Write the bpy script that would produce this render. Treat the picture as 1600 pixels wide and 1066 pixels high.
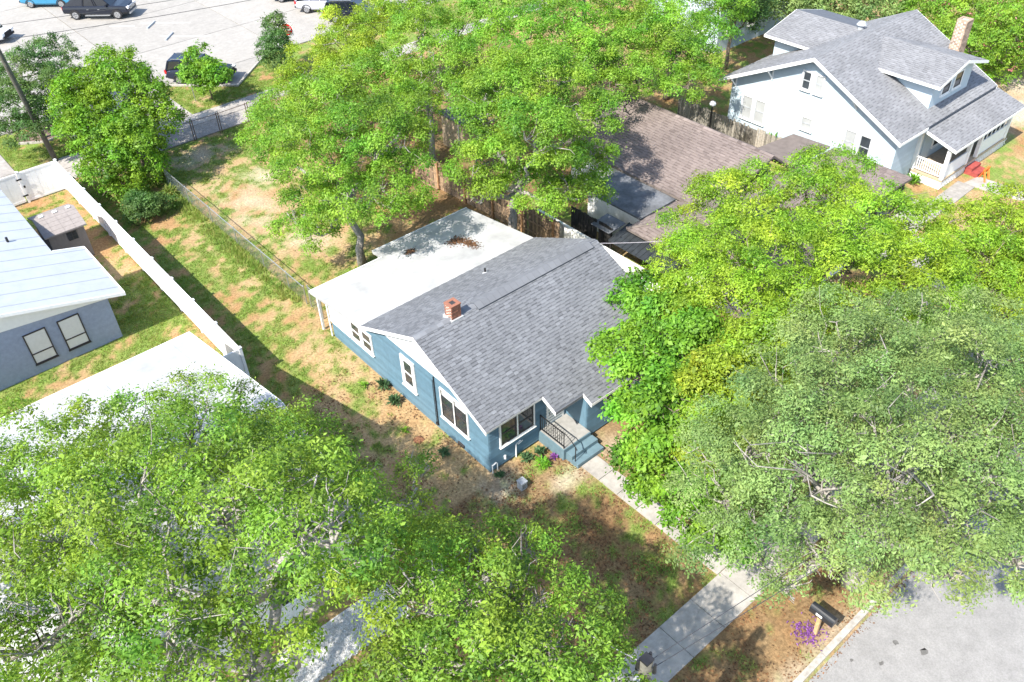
import bpy, math, random
import numpy as np
from mathutils import Vector, Matrix

for o in list(bpy.data.objects):
    bpy.data.objects.remove(o, do_unlink=True)
SC = bpy.context.scene
COL = SC.collection
random.seed(7)
RNG = np.random.default_rng(11)

# ---------------------------------------------------------------- camera
cam_d = bpy.data.cameras.new('camera')
cam = bpy.data.objects.new('camera', cam_d)
COL.objects.link(cam)
SC.camera = cam
cam_d.sensor_width = 36.0
cam_d.lens = 30.407
cam_d.clip_start = 0.5
cam_d.clip_end = 2000.0
_r = Vector((0.7551173, -0.6550854, -0.0257105))
_d = Vector((-0.4363662, -0.4729580, -0.7654379))
_f = Vector((0.4892672, 0.5892146, -0.6429959))
_m = Matrix(((_r.x, -_d.x, -_f.x), (_r.y, -_d.y, -_f.y), (_r.z, -_d.z, -_f.z))).to_4x4()
cam.matrix_world = Matrix.Translation((-13.8517, -18.3039, 26.0)) @ _m
CAM = Vector((-13.8517, -18.3039, 26.0))

# ---------------------------------------------------------------- sky and sun
ELEV = math.radians(48.5)
world = bpy.data.worlds.new('World')
SC.world = world
world.use_nodes = True
nt = world.node_tree
nt.nodes.clear()
sky = nt.nodes.new('ShaderNodeTexSky')
sky.sky_type = 'NISHITA'
sky.sun_disc = False
sky.sun_elevation = ELEV
sky.sun_rotation = math.radians(-98.6)
sky.air_density = 1.0
sky.dust_density = 1.0
bg = nt.nodes.new('ShaderNodeBackground')
bg.inputs['Strength'].default_value = 0.15
wo = nt.nodes.new('ShaderNodeOutputWorld')
nt.links.new(sky.outputs[0], bg.inputs[0])
nt.links.new(bg.outputs[0], wo.inputs[0])
sun_d = bpy.data.lights.new('sun', 'SUN')
sun_d.energy = 4.2
sun_d.angle = math.radians(0.53)
sun_d.color = (1.0, 0.95, 0.86)
sun = bpy.data.objects.new('sun', sun_d)
COL.objects.link(sun)
sun.location = (-40, 2, 45)
_dir = Vector((math.cos(ELEV), 0.10, -math.sin(ELEV)))
sun.rotation_euler = _dir.to_track_quat('-Z', 'Y').to_euler()

SC.view_settings.view_transform = 'Standard'
SC.view_settings.look = 'None'
SC.view_settings.gamma = 1.0
SC.view_settings.use_curve_mapping = False
SC.view_settings.exposure = 1.25
SC.render.engine = 'CYCLES'
SC.cycles.max_bounces = 6
SC.cycles.diffuse_bounces = 3
SC.cycles.transmission_bounces = 3
SC.cycles.glossy_bounces = 2
SC.cycles.use_denoising = True

# ---------------------------------------------------------------- helpers
def R(a):
    return math.radians(a)

MATS = {}

def mat(name, col, rough=0.7, var=0.12, scale=6.0, bump=0.0, bscale=40.0, metal=0.0, spec=0.4, col2=None, detail=4.0, tone=False, tone_lo=None, tone_hi=None, contrast=0.0, grain=0.0, gscale=30.0):
    m = bpy.data.materials.new(name)
    m.use_nodes = True
    n = m.node_tree
    b = n.nodes['Principled BSDF']
    b.inputs['Roughness'].default_value = rough
    b.inputs['Metallic'].default_value = metal
    b.inputs['Specular IOR Level'].default_value = spec
    geo = n.nodes.new('ShaderNodeNewGeometry')
    nz = n.nodes.new('ShaderNodeTexNoise')
    nz.inputs['Scale'].default_value = scale
    nz.inputs['Detail'].default_value = detail
    n.links.new(geo.outputs['Position'], nz.inputs['Vector'])
    ramp = n.nodes.new('ShaderNodeValToRGB')
    lo = [max(0, c * (1 - var)) for c in col]
    hi = [min(1, c * (1 + var)) for c in (col2 or col)]
    ramp.color_ramp.elements[0].position = 0.3 + contrast
    ramp.color_ramp.elements[1].position = 0.7 - contrast
    ramp.color_ramp.elements[0].color = (*lo, 1)
    ramp.color_ramp.elements[1].color = (*hi, 1)
    n.links.new(nz.outputs['Fac'], ramp.inputs['Fac'])
    out = ramp.outputs['Color']
    if tone:
        at = n.nodes.new('ShaderNodeAttribute')
        at.attribute_name = 'tone'
        r2 = n.nodes.new('ShaderNodeValToRGB')
        r2.color_ramp.elements[0].color = (*tone_lo, 1)
        r2.color_ramp.elements[1].color = (*tone_hi, 1)
        n.links.new(at.outputs['Fac'], r2.inputs['Fac'])
        mx = n.nodes.new('ShaderNodeMix')
        mx.data_type = 'RGBA'
        mx.blend_type = 'MULTIPLY'
        mx.inputs['Factor'].default_value = 1.0
        n.links.new(out, mx.inputs[6])
        n.links.new(r2.outputs['Color'], mx.inputs[7])
        out = mx.outputs[2]
    if grain:
        n3 = n.nodes.new('ShaderNodeTexNoise')
        n3.inputs['Scale'].default_value = gscale
        n3.inputs['Detail'].default_value = 6.0
        n3.inputs['Roughness'].default_value = 0.7
        n.links.new(geo.outputs['Position'], n3.inputs['Vector'])
        r3 = n.nodes.new('ShaderNodeValToRGB')
        r3.color_ramp.elements[0].position = 0.34
        r3.color_ramp.elements[1].position = 0.66
        r3.color_ramp.elements[0].color = (1 - grain, 1 - grain, 1 - grain, 1)
        r3.color_ramp.elements[1].color = (1 + grain, 1 + grain, 1 + grain, 1)
        n.links.new(n3.outputs['Fac'], r3.inputs['Fac'])
        m3 = n.nodes.new('ShaderNodeMix')
        m3.data_type = 'RGBA'
        m3.blend_type = 'MULTIPLY'
        m3.inputs['Factor'].default_value = 1.0
        n.links.new(out, m3.inputs[6])
        n.links.new(r3.outputs['Color'], m3.inputs[7])
        out = m3.outputs[2]
    n.links.new(out, b.inputs['Base Color'])
    if bump:
        n2 = n.nodes.new('ShaderNodeTexNoise')
        n2.inputs['Scale'].default_value = bscale
        n2.inputs['Detail'].default_value = 3.0
        n.links.new(geo.outputs['Position'], n2.inputs['Vector'])
        bp = n.nodes.new('ShaderNodeBump')
        bp.inputs['Strength'].default_value = bump
        bp.inputs['Distance'].default_value = 0.03
        n.links.new(n2.outputs['Fac'], bp.inputs['Height'])
        n.links.new(bp.outputs['Normal'], b.inputs['Normal'])
    MATS[name] = m
    return m

def leaf_mat(name, dark, light, trans=0.35, rough=0.55):
    """leaf: diffuse with light passing through; colour varies leaf by leaf and bough by bough"""
    m = bpy.data.materials.new(name)
    m.use_nodes = True
    n = m.node_tree
    n.nodes.clear()
    out = n.nodes.new('ShaderNodeOutputMaterial')
    at = n.nodes.new('ShaderNodeAttribute')
    at.attribute_name = 'tone'
    ramp = n.nodes.new('ShaderNodeValToRGB')
    ramp.color_ramp.elements[0].color = (*dark, 1)
    ramp.color_ramp.elements[1].color = (*light, 1)
    n.links.new(at.outputs['Fac'], ramp.inputs['Fac'])
    geo = n.nodes.new('ShaderNodeNewGeometry')
    nz = n.nodes.new('ShaderNodeTexNoise')
    nz.inputs['Scale'].default_value = 0.55
    nz.inputs['Detail'].default_value = 3.0
    n.links.new(geo.outputs['Position'], nz.inputs['Vector'])
    mr = n.nodes.new('ShaderNodeMapRange')
    mr.inputs['From Min'].default_value = 0.3
    mr.inputs['From Max'].default_value = 0.7
    mr.inputs['To Min'].default_value = 0.475
    mr.inputs['To Max'].default_value = 0.525
    n.links.new(nz.outputs['Fac'], mr.inputs['Value'])
    hv = n.nodes.new('ShaderNodeHueSaturation')
    hv.inputs['Saturation'].default_value = 1.0
    n.links.new(mr.outputs['Result'], hv.inputs['Hue'])
    n.links.new(ramp.outputs['Color'], hv.inputs['Color'])
    ramp = hv
    p = n.nodes.new('ShaderNodeBsdfPrincipled')
    p.inputs['Roughness'].default_value = rough
    p.inputs['Specular IOR Level'].default_value = 0.35
    n.links.new(ramp.outputs['Color'], p.inputs['Base Color'])
    t = n.nodes.new('ShaderNodeBsdfTranslucent')
    hs = n.nodes.new('ShaderNodeHueSaturation')
    hs.inputs['Hue'].default_value = 0.485
    hs.inputs['Saturation'].default_value = 1.1
    hs.inputs['Value'].default_value = 1.5
    n.links.new(ramp.outputs['Color'], hs.inputs['Color'])
    n.links.new(hs.outputs['Color'], t.inputs['Color'])
    mx = n.nodes.new('ShaderNodeMixShader')
    mx.inputs['Fac'].default_value = trans
    n.links.new(p.outputs[0], mx.inputs[1])
    n.links.new(t.outputs[0], mx.inputs[2])
    n.links.new(mx.outputs[0], out.inputs['Surface'])
    MATS[name] = m
    return m

class MB:
    """collects polygons for one mesh"""
    def __init__(self, M=None):
        self.v = []
        self.f = []
        self.t = []
        self.M = M
    def add(self, pts, faces, tone=0.5):
        k = len(self.v)
        if self.M is not None:
            pts = [tuple(self.M @ Vector(p)) for p in pts]
        self.v.extend([tuple(p) for p in pts])
        for f in faces:
            self.f.append([k + i for i in f])
            self.t.append(tone)
        return self
    def box(self, x0, y0, z0, x1, y1, z1, tone=0.5):
        p = [(x0, y0, z0), (x1, y0, z0), (x1, y1, z0), (x0, y1, z0), (x0, y0, z1), (x1, y0, z1), (x1, y1, z1), (x0, y1, z1)]
        return self.add(p, [(0, 3, 2, 1), (4, 5, 6, 7), (0, 1, 5, 4), (1, 2, 6, 5), (2, 3, 7, 6), (3, 0, 4, 7)], tone)
    def poly(self, pts, tone=0.5):
        return self.add(pts, [tuple(range(len(pts)))], tone)
    def slab(self, pts, th, tone=0.5):
        """polygon of top points, thickened straight down"""
        n = len(pts)
        lo = [(p[0], p[1], p[2] - th) for p in pts]
        fs = [tuple(range(n)), tuple(range(2 * n - 1, n - 1, -1))]
        for i in range(n):
            j = (i + 1) % n
            fs.append((i, n + i, n + j, j))
        return self.add(list(pts) + lo, fs, tone)
    def push(self, pts, vec, tone=0.5):
        """polygon pushed along a vector"""
        n = len(pts)
        v = Vector(vec)
        hi = [tuple(Vector(p) + v) for p in pts]
        fs = [tuple(range(n))[::-1], tuple(range(n, 2 * n))]
        for i in range(n):
            j = (i + 1) % n
            fs.append((i, j, n + j, n + i))
        return self.add(list(pts) + hi, fs, tone)
    def tube(self, pts, rad, n=6, cap=True, tone=0.5):
        P = [Vector(p) for p in pts]
        if not hasattr(rad, '__len__'):
            rad = [rad] * len(P)
        vs, fs = [], []
        up = Vector((0.13, 0.21, 1)).normalized()
        for i, p in enumerate(P):
            d = (P[min(i + 1, len(P) - 1)] - P[max(i - 1, 0)])
            d = d.normalized() if d.length > 1e-9 else Vector((0, 0, 1))
            ref = up if abs(d.dot(up)) < 0.95 else Vector((1, 0, 0))
            a = d.cross(ref).normalized()
            b = d.cross(a)
            for k in range(n):
                t = 2 * math.pi * k / n
                vs.append(tuple(p + (a * math.cos(t) + b * math.sin(t)) * rad[i]))
        for i in range(len(P) - 1):
            for k in range(n):
                k2 = (k + 1) % n
                fs.append((i * n + k, i * n + k2, (i + 1) * n + k2, (i + 1) * n + k))
        if cap:
            fs.append(tuple(range(n))[::-1])
            fs.append(tuple(range((len(P) - 1) * n, len(P) * n)))
        return self.add(vs, fs, tone)
    def bar(self, a, b, w, h=None, tone=0.5):
        """square-section bar from a to b"""
        h = h or w
        a, b = Vector(a), Vector(b)
        d = (b - a).normalized()
        ref = Vector((0, 0, 1)) if abs(d.z) < 0.95 else Vector((1, 0, 0))
        s = d.cross(ref).normalized() * (w / 2)
        u = s.cross(d).normalized() * (h / 2)
        p = [a - s - u, a + s - u, a + s + u, a - s + u, b - s - u, b + s - u, b + s + u, b - s + u]
        return self.add([tuple(q) for q in p], [(0, 3, 2, 1), (4, 5, 6, 7), (0, 1, 5, 4), (1, 2, 6, 5), (2, 3, 7, 6), (3, 0, 4, 7)], tone)
    def mesh(self, name, m):
        me = bpy.data.meshes.new(name)
        me.from_pydata(self.v, [], self.f)
        if m is not None:
            me.materials.append(MATS[m] if isinstance(m, str) else m)
        at = me.attributes.new('tone', 'FLOAT', 'FACE')
        at.data.foreach_set('value', np.array(self.t, dtype=np.float32))
        me.validate()
        me.update()
        return me
    def build(self, name, m, parent=None, smooth=False):
        o = bpy.data.objects.new(name, self.mesh(name, m))
        COL.objects.link(o)
        if smooth:
            o.data.polygons.foreach_set('use_smooth', [True] * len(o.data.polygons))
        attach(o, parent)
        return o

def attach(o, parent):
    """mesh coordinates are world coordinates unless the thing is flagged local"""
    if parent is None:
        return
    o.parent = parent
    if parent.type == 'EMPTY' and not parent.get('local'):
        o.location = (-parent.location[0], -parent.location[1], -parent.location[2])

def tag(o, label, cat, group=None, kind=None):
    if label:
        o['label'] = label
    if cat:
        o['category'] = cat
    if group:
        o['group'] = group
    if kind:
        o['kind'] = kind
    return o

def thing(name, label, cat, loc=(0, 0, 0), group=None, rz=0.0, local=False):
    o = bpy.data.objects.new(name, None)
    COL.objects.link(o)
    o.location = loc
    o.rotation_euler = (0, 0, rz)
    o.empty_display_size = 0.3
    tag(o, label, cat, group)
    if local:
        o['local'] = 1
    return o

def struct(o):
    o['kind'] = 'structure'
    return o

def stuff(o):
    o['kind'] = 'stuff'
    return o

def numpy_mesh(name, verts, nper, tones, m):
    """many separate polygons with nper corners each"""
    nv = len(verts)
    nf = nv // nper
    me = bpy.data.meshes.new(name)
    me.vertices.add(nv)
    me.vertices.foreach_set('co', np.ascontiguousarray(verts, dtype=np.float32).ravel())
    me.loops.add(nv)
    me.loops.foreach_set('vertex_index', np.arange(nv, dtype=np.int32))
    me.polygons.add(nf)
    me.polygons.foreach_set('loop_start', np.arange(0, nv, nper, dtype=np.int32))
    at = me.attributes.new('tone', 'FLOAT', 'FACE')
    at.data.foreach_set('value', np.ascontiguousarray(tones, dtype=np.float32))
    me.materials.append(MATS[m])
    me.update(calc_edges=True)
    return me

_tab = np.random.default_rng(5).random((256, 256))
def vnoise(x, y, f=1.0, seed=0):
    x = np.asarray(x, float) * f + seed * 17.3
    y = np.asarray(y, float) * f + seed * 9.7
    xi = np.floor(x).astype(int)
    yi = np.floor(y).astype(int)
    u = x - xi
    v = y - yi
    u = u * u * (3 - 2 * u)
    v = v * v * (3 - 2 * v)
    a = _tab[xi % 256, yi % 256]
    b = _tab[(xi + 1) % 256, yi % 256]
    c = _tab[xi % 256, (yi + 1) % 256]
    d = _tab[(xi + 1) % 256, (yi + 1) % 256]
    return (a * (1 - u) + b * u) * (1 - v) + (c * (1 - u) + d * u) * v
def fbm(x, y, f=1.0, seed=0, oct=4):
    s, a, t = 0, 1.0, 0
    for i in range(oct):
        s = s + a * vnoise(x, y, f * 2 ** i, seed + i)
        t += a
        a *= 0.55
    return s / t
def sstep(a, b, x):
    t = np.clip((x - a) / (b - a), 0, 1)
    return t * t * (3 - 2 * t)

# ---------------------------------------------------------------- materials
mat('siding_blue', (0.1, 0.181, 0.24), 0.55, 0.07, 3.0, 0.05, 60, tone=True, tone_lo=(0.88, 0.88, 0.88), tone_hi=(1.1, 1.1, 1.1), grain=0.07, gscale=4.0)
mat('step_paint', (0.119, 0.186, 0.221), 0.6, 0.12, 5.0, 0.05, 60)
mat('porch_floor', (0.290, 0.282, 0.264), 0.7, 0.15, 4.0)
mat('white_paint', (0.78, 0.78, 0.76), 0.5, 0.04, 5.0)
mat('white_roof', (0.33, 0.33, 0.335), 0.5, 0.07, 0.9, 0.0, col2=(0.42, 0.42, 0.42), detail=8, grain=0.07, gscale=2.2)
mat('metal_roof', (0.38, 0.405, 0.44), 0.4, 0.04, 1.2, detail=6, grain=0.04, gscale=3.0)
mat('vinyl', (0.80, 0.80, 0.80), 0.4, 0.02, 3.0, grain=0.05, gscale=2.5)
mat('stucco_grey', (0.27, 0.315, 0.415), 0.85, 0.06, 5.0, 0.3, 90, grain=0.07, gscale=7.0)
mat('stucco_white', (0.76, 0.75, 0.72), 0.85, 0.06, 2.0, 0.3, 60, grain=0.10, gscale=3.0)
mat('siding_white', (0.43, 0.51, 0.565), 0.5, 0.04, 4.0, tone=True, tone_lo=(0.94, 0.94, 0.94), tone_hi=(1.04, 1.04, 1.04))
mat('glass', (0.035, 0.042, 0.05), 0.06, 0.3, 2.0, spec=0.8)
mat('glass_pale', (0.36, 0.37, 0.37), 0.12, 0.12, 2.0, spec=0.7)
mat('blind', (0.62, 0.62, 0.60), 0.6, 0.04, 8.0)
mat('dark_frame', (0.045, 0.04, 0.04), 0.5, 0.1, 5.0)
mat('iron', (0.018, 0.018, 0.02), 0.45, 0.2, 8.0)
mat('steel', (0.42, 0.43, 0.44), 0.4, 0.15, 8.0, metal=0.7)
mat('rusty_steel', (0.16, 0.11, 0.09), 0.6, 0.3, 8.0, metal=0.4)
mat('pvc', (0.75, 0.76, 0.76), 0.4, 0.05, 8.0)
mat('brick', (0.27, 0.12, 0.08), 0.85, 0.2, 20.0, tone=True, tone_lo=(0.6, 0.6, 0.6), tone_hi=(1.3, 1.25, 1.2))
mat('old_brick', (0.370, 0.264, 0.194), 0.85, 0.2, 20.0, tone=True, tone_lo=(0.65, 0.65, 0.65), tone_hi=(1.25, 1.25, 1.25))
mat('mortar', (0.45, 0.41, 0.36), 0.9, 0.15, 12.0)
mat('flashing', (0.5, 0.51, 0.52), 0.45, 0.1, 8.0, metal=0.3)
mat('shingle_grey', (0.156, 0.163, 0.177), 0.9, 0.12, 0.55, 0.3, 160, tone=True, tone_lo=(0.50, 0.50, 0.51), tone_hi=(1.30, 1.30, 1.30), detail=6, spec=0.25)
mat('shingle_pale', (0.207, 0.209, 0.218), 0.9, 0.12, 0.5, 0.3, 160, tone=True, tone_lo=(0.60, 0.60, 0.60), tone_hi=(1.22, 1.22, 1.22), detail=6, spec=0.25)
mat('shingle_brown', (0.178, 0.146, 0.134), 0.9, 0.14, 0.5, 0.3, 160, tone=True, tone_lo=(0.62, 0.6, 0.6), tone_hi=(1.3, 1.3, 1.3), detail=6, spec=0.25)
mat('roof_felt', (0.10, 0.11, 0.13), 0.9, 0.15, 3.0)
mat('roof_felt_brown', (0.15, 0.125, 0.112), 0.9, 0.15, 3.0)
mat('flat_roof_grey', (0.115, 0.12, 0.13), 0.85, 0.35, 1.1, grain=0.2, gscale=5.0)
mat('dark_metal', (0.035, 0.04, 0.045), 0.5, 0.25, 4.0, metal=0.2)
mat('dark_wood', (0.022, 0.02, 0.018), 0.8, 0.4, 6.0)
mat('fence_wood', (0.299, 0.211, 0.136), 0.9, 0.25, 9.0, tone=True, tone_lo=(0.55, 0.55, 0.58), tone_hi=(1.2, 1.15, 1.1))
mat('post_wood', (0.36, 0.20, 0.10), 0.85, 0.25, 9.0)
mat('grey_wood', (0.26, 0.235, 0.20), 0.9, 0.25, 9.0, tone=True, tone_lo=(0.6, 0.6, 0.6), tone_hi=(1.2, 1.2, 1.2))
mat('pole_wood', (0.11, 0.105, 0.085), 0.9, 0.3, 5.0, 0.4, 30)
mat('concrete', (0.335, 0.312, 0.282), 0.85, 0.14, 1.6, 0.15, 60, tone=True, tone_lo=(0.8, 0.8, 0.8), tone_hi=(1.1, 1.1, 1.1), detail=9, grain=0.16, gscale=5.0)
mat('lot_concrete', (0.31, 0.292, 0.265), 0.85, 0.07, 1.0, 0.1, 60, tone=True, tone_lo=(0.9, 0.9, 0.9), tone_hi=(1.05, 1.05, 1.05), detail=9, grain=0.10, gscale=3.0)
mat('alley_concrete', (0.32, 0.295, 0.275), 0.9, 0.15, 1.4, 0.15, 60, tone=True, tone_lo=(0.85, 0.85, 0.85), tone_hi=(1.1, 1.1, 1.1), detail=9, grain=0.16, gscale=4.0)
mat('asphalt', (0.25, 0.243, 0.238), 0.9, 0.10, 2.2, 0.3, 120, detail=10, grain=0.16, gscale=18.0)
mat('asphalt_patch', (0.12, 0.115, 0.11), 0.9, 0.2, 9.0)
mat('kerb', (0.36, 0.335, 0.3), 0.85, 0.16, 3.0, 0.1, 50, grain=0.22, gscale=9.0)
mat('paint_line', (0.62, 0.6, 0.56), 0.8, 0.25, 8.0)
mat('mulch', (0.16, 0.11, 0.085), 0.95, 0.3, 9.0, 0.5, 40)
mat('gravel', (0.70, 0.69, 0.67), 0.9, 0.18, 30.0, tone=True, tone_lo=(0.7, 0.7, 0.7), tone_hi=(1.1, 1.1, 1.1))
mat('litter', (0.125, 0.075, 0.04), 0.9, 0.3, 9.0, tone=True, tone_lo=(0.55, 0.5, 0.5), tone_hi=(1.9, 1.5, 1.15))
mat('bark_grey', (0.30, 0.275, 0.25), 0.9, 0.3, 5.0, 0.5, 30)
mat('bark_brown', (0.19, 0.15, 0.12), 0.9, 0.3, 5.0, 0.5, 30)
mat('shed_wall', (0.229, 0.198, 0.176), 0.7, 0.06, 6.0)
mat('shed_roof', (0.264, 0.233, 0.216), 0.7, 0.1, 6.0)
mat('rubber', (0.018, 0.018, 0.02), 0.8, 0.2, 8.0)
mat('rim', (0.45, 0.46, 0.48), 0.3, 0.1, 8.0, metal=0.8)
mat('car_navy', (0.022, 0.030, 0.055), 0.22, 0.05, 2.0, metal=0.4, spec=0.6)
mat('car_black', (0.018, 0.022, 0.034), 0.2, 0.05, 2.0, metal=0.4, spec=0.6)
mat('car_white', (0.72, 0.73, 0.76), 0.22, 0.02, 2.0, spec=0.6)
mat('car_silver', (0.52, 0.53, 0.58), 0.25, 0.03, 2.0, metal=0.3, spec=0.6)
mat('car_blue', (0.05, 0.25, 0.42), 0.22, 0.05, 2.0, metal=0.3, spec=0.6)
mat('car_glass', (0.012, 0.016, 0.022), 0.05, 0.1, 2.0, spec=0.9)
mat('red_lens', (0.45, 0.012, 0.018), 0.25, 0.1, 4.0)
mat('clear_lens', (0.7, 0.7, 0.72), 0.15, 0.1, 4.0)
mat('sign_red', (0.55, 0.015, 0.02), 0.45, 0.06, 4.0)
mat('black_box', (0.022, 0.024, 0.028), 0.35, 0.15, 6.0)
mat('mail_wood', (0.46, 0.30, 0.15), 0.8, 0.2, 9.0)
mat('orange_plastic', (0.72, 0.16, 0.03), 0.5, 0.1, 6.0)
mat('red_step', (0.30, 0.06, 0.05), 0.75, 0.25, 6.0)
mat('porch_wood', (0.42, 0.33, 0.23), 0.7, 0.15, 6.0)
mat('wire', (0.05, 0.05, 0.055), 0.6, 0.1, 8.0)
mat('wire_pale', (0.45, 0.42, 0.46), 0.5, 0.1, 8.0)
mat('cap_grey', (0.34, 0.36, 0.38), 0.6, 0.15, 8.0)
mat('dirt_red', (0.22, 0.10, 0.05), 0.95, 0.2, 9.0)
leaf_mat('leaf_oak', (0.05, 0.118, 0.013), (0.285, 0.45, 0.05), 0.34)
leaf_mat('leaf_grey', (0.085, 0.15, 0.04), (0.285, 0.4, 0.12), 0.30)
leaf_mat('leaf_lime', (0.09, 0.185, 0.013), (0.36, 0.53, 0.042), 0.34)
leaf_mat('leaf_bright', (0.05, 0.14, 0.012), (0.25, 0.48, 0.042), 0.34)
leaf_mat('leaf_yellow', (0.12, 0.195, 0.014), (0.38, 0.51, 0.045), 0.34)
leaf_mat('leaf_deep', (0.028, 0.075, 0.018), (0.14, 0.25, 0.06), 0.35)
leaf_mat('leaf_hedge', (0.04, 0.11, 0.008), (0.22, 0.42, 0.03), 0.35)
leaf_mat('leaf_mid', (0.062, 0.148, 0.013), (0.27, 0.46, 0.045), 0.34)
leaf_mat('leaf_plant', (0.03, 0.075, 0.03), (0.10, 0.18, 0.07), 0.25)
leaf_mat('leaf_purple', (0.10, 0.03, 0.13), (0.30, 0.12, 0.42), 0.25)
leaf_mat('leaf_pink', (0.45, 0.10, 0.14), (0.65, 0.25, 0.27), 0.30)
leaf_mat('leaf_rust', (0.36, 0.09, 0.02), (0.50, 0.16, 0.04), 0.30)
leaf_mat('grass_blade', (0.30, 0.28, 0.09), (0.16, 0.30, 0.04), 0.30, 0.7)

# ================================================================ SETTING
def axis(fine0, fine1, step, far):
    a = list(np.arange(fine0, fine1 + 1e-6, step))
    s, x = step, fine1
    hi = []
    while x < far:
        s *= 1.35
        x += s
        hi.append(x)
    s, x = step, fine0
    lo = []
    while x > -far:
        s *= 1.35
        x -= s
        lo.append(x)
    return np.array(lo[::-1] + a + hi)

def ground_green(X, Y):
    """0 bare .. 1 lush, over the whole place"""
    n = fbm(X, Y, 0.8, 1, 5)
    n2 = fbm(X, Y, 2.6, 6, 3)
    g = 0.33 + 1.5 * (n - 0.5) + 2.3 * (n2 - 0.5)
    left = (X < -4.5) & (Y > 8) & (Y < 36)
    g = np.where(left, g + 0.05 + 0.55 * np.exp(-((Y - 20) / 3.2) ** 2), g)
    strip = (X > -4.5) & (X < 0.25) & (Y > -1) & (Y < 34)
    g = np.where(strip, g + 0.04 + 0.20 * sstep(8, 15, Y) - 0.30 * sstep(-1.6, -0.3, X) * (1 - sstep(9, 12, Y)) - 0.16 * (1 - sstep(1, 9, Y)) + 0.22 * (1 - sstep(-4.4, -2.7, X)), g)
    chain = np.exp(-((X - 0.0) / 0.55) ** 2) * sstep(15, 19, Y) * (1 - sstep(33, 36, Y))
    g = g + 0.65 * chain
    back = (X > 0.25) & (X < 12) & (Y > 12.5) & (Y < 35.5)
    g = np.where(back, g + 0.10 + 0.25 * sstep(28, 33, Y) - 0.30 * sstep(8, 11, X) - 0.22 * np.exp(-(((X - 2.6) / 1.7) ** 2 + ((Y - 24.5) / 3.4) ** 2)), g)
    front = (X < 3.0) & (Y > -9.2) & (Y < 0.2)
    g = np.where(front, g - 0.02, g)
    verge = (Y < -10.4) & (Y > -13.6)
    g = np.where(verge, g - 0.30, g)
    rw = (X > 3.7) & (X < 12) & (Y > -9.2) & (Y < 3)
    g = np.where(rw, g - 0.45, g)
    isl = (Y > 38.5) & (Y < 46)
    g = np.where(isl, g + 0.6, g)
    und = (X > 8) & (X < 30) & (Y > 14) & (Y < 36)
    g = np.where(und, g - 0.3, g)
    fr = (X > 36) & (Y < 16)
    g = np.where(fr, g + 0.25 - 0.9 * np.exp(-(((X - 46) / 3) ** 2 + ((Y - 0.6) / 1.3) ** 2)) - 0.7 * np.exp(-(((X - 50) / 1.5) ** 2 + ((Y - 2.6) / 1.2) ** 2)), g)
    return np.clip(g, 0, 1)

def ground_sand(X, Y):
    n = fbm(X, Y, 1.1, 21, 4)
    s = 0.0 * X
    s = s + 0.62 * np.exp(-(((X - 2.6) / 1.6) ** 2 + ((Y - 24.8) / 3.2) ** 2))
    s = s + 0.9 * np.exp(-(((X - 5.2) / 1.0) ** 2 + ((Y - 28.2) / 1.4) ** 2))
    s = s + 0.75 * np.exp(-(((X - 3.4) / 1.1) ** 2 + ((Y - 19.6) / 1.2) ** 2))
    s = s + 0.9 * np.exp(-(((X + 0.15) / 0.9) ** 2 + ((Y + 0.7) / 0.8) ** 2))
    s = s + 0.75 * np.exp(-(((X - 2.1) / 1.0) ** 2 + ((Y + 2.3) / 0.45) ** 2))
    s = s + 0.9 * np.exp(-(((X - 4.6) / 0.6) ** 2 + ((Y + 3.0) / 1.3) ** 2))
    s = s + 0.8 * np.exp(-(((X - 3.0) / 2.4) ** 2 + ((Y - 33.0) / 0.9) ** 2))
    s = s + 1.3 * np.exp(-(((X - 46) / 3) ** 2 + ((Y - 0.6) / 1.3) ** 2)) + 1.2 * np.exp(-(((X - 50) / 1.5) ** 2 + ((Y - 2.6) / 1.2) ** 2))
    s = s + 0.55 * np.exp(-((Y + 13.0) / 0.35) ** 2)
    return np.clip(s * (0.15 + 1.5 * n), 0, 1) * sstep(0.36, 0.62, n + 0.35 * s)

def ground_colour(X, Y):
    g = ground_green(X, Y)
    s = ground_sand(X, Y)
    n3 = fbm(X, Y, 3.1, 12, 3)
    n4 = fbm(X, Y, 0.35, 31, 3)
    tan = np.array((0.36, 0.265, 0.145))
    org = np.array((0.31, 0.185, 0.088))
    grn = np.array((0.19, 0.23, 0.07))
    lush = np.array((0.14, 0.235, 0.04))
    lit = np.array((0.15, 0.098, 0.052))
    snd = np.array((0.44, 0.38, 0.29))
    k = np.clip(0.5 + 2.0 * (n4 - 0.5) + 1.2 * (n3 - 0.5), 0, 1)[..., None]
    dry = tan * k + org * (1 - k)
    littered = ((X < 3.2) & (X > -7) & (Y > -9.3) & (Y < -0.4)) | ((Y < -10.4) & (Y > -13.5)) | ((X > 3.7) & (X < 12) & (Y > -9.2) & (Y < 3))
    wl = np.where(littered, 0.62, 0.0)  # yard, verge and path-side zones lean toward brown leaf litter
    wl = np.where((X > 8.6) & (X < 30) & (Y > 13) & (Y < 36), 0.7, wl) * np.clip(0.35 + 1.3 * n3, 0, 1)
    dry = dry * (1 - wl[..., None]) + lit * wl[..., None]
    k2 = np.clip(n3 * 1.4 - 0.2, 0, 1)[..., None]
    gr = grn * (1 - k2) + lush * k2
    w = sstep(0.22, 0.85, g)[..., None]
    c = dry * (1 - w) + gr * w
    c = c * (1 - s[..., None]) + snd * s[..., None]
    c = c * (0.86 + 0.28 * fbm(X, Y, 6.0, 44, 2))[..., None]
    return c

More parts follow.
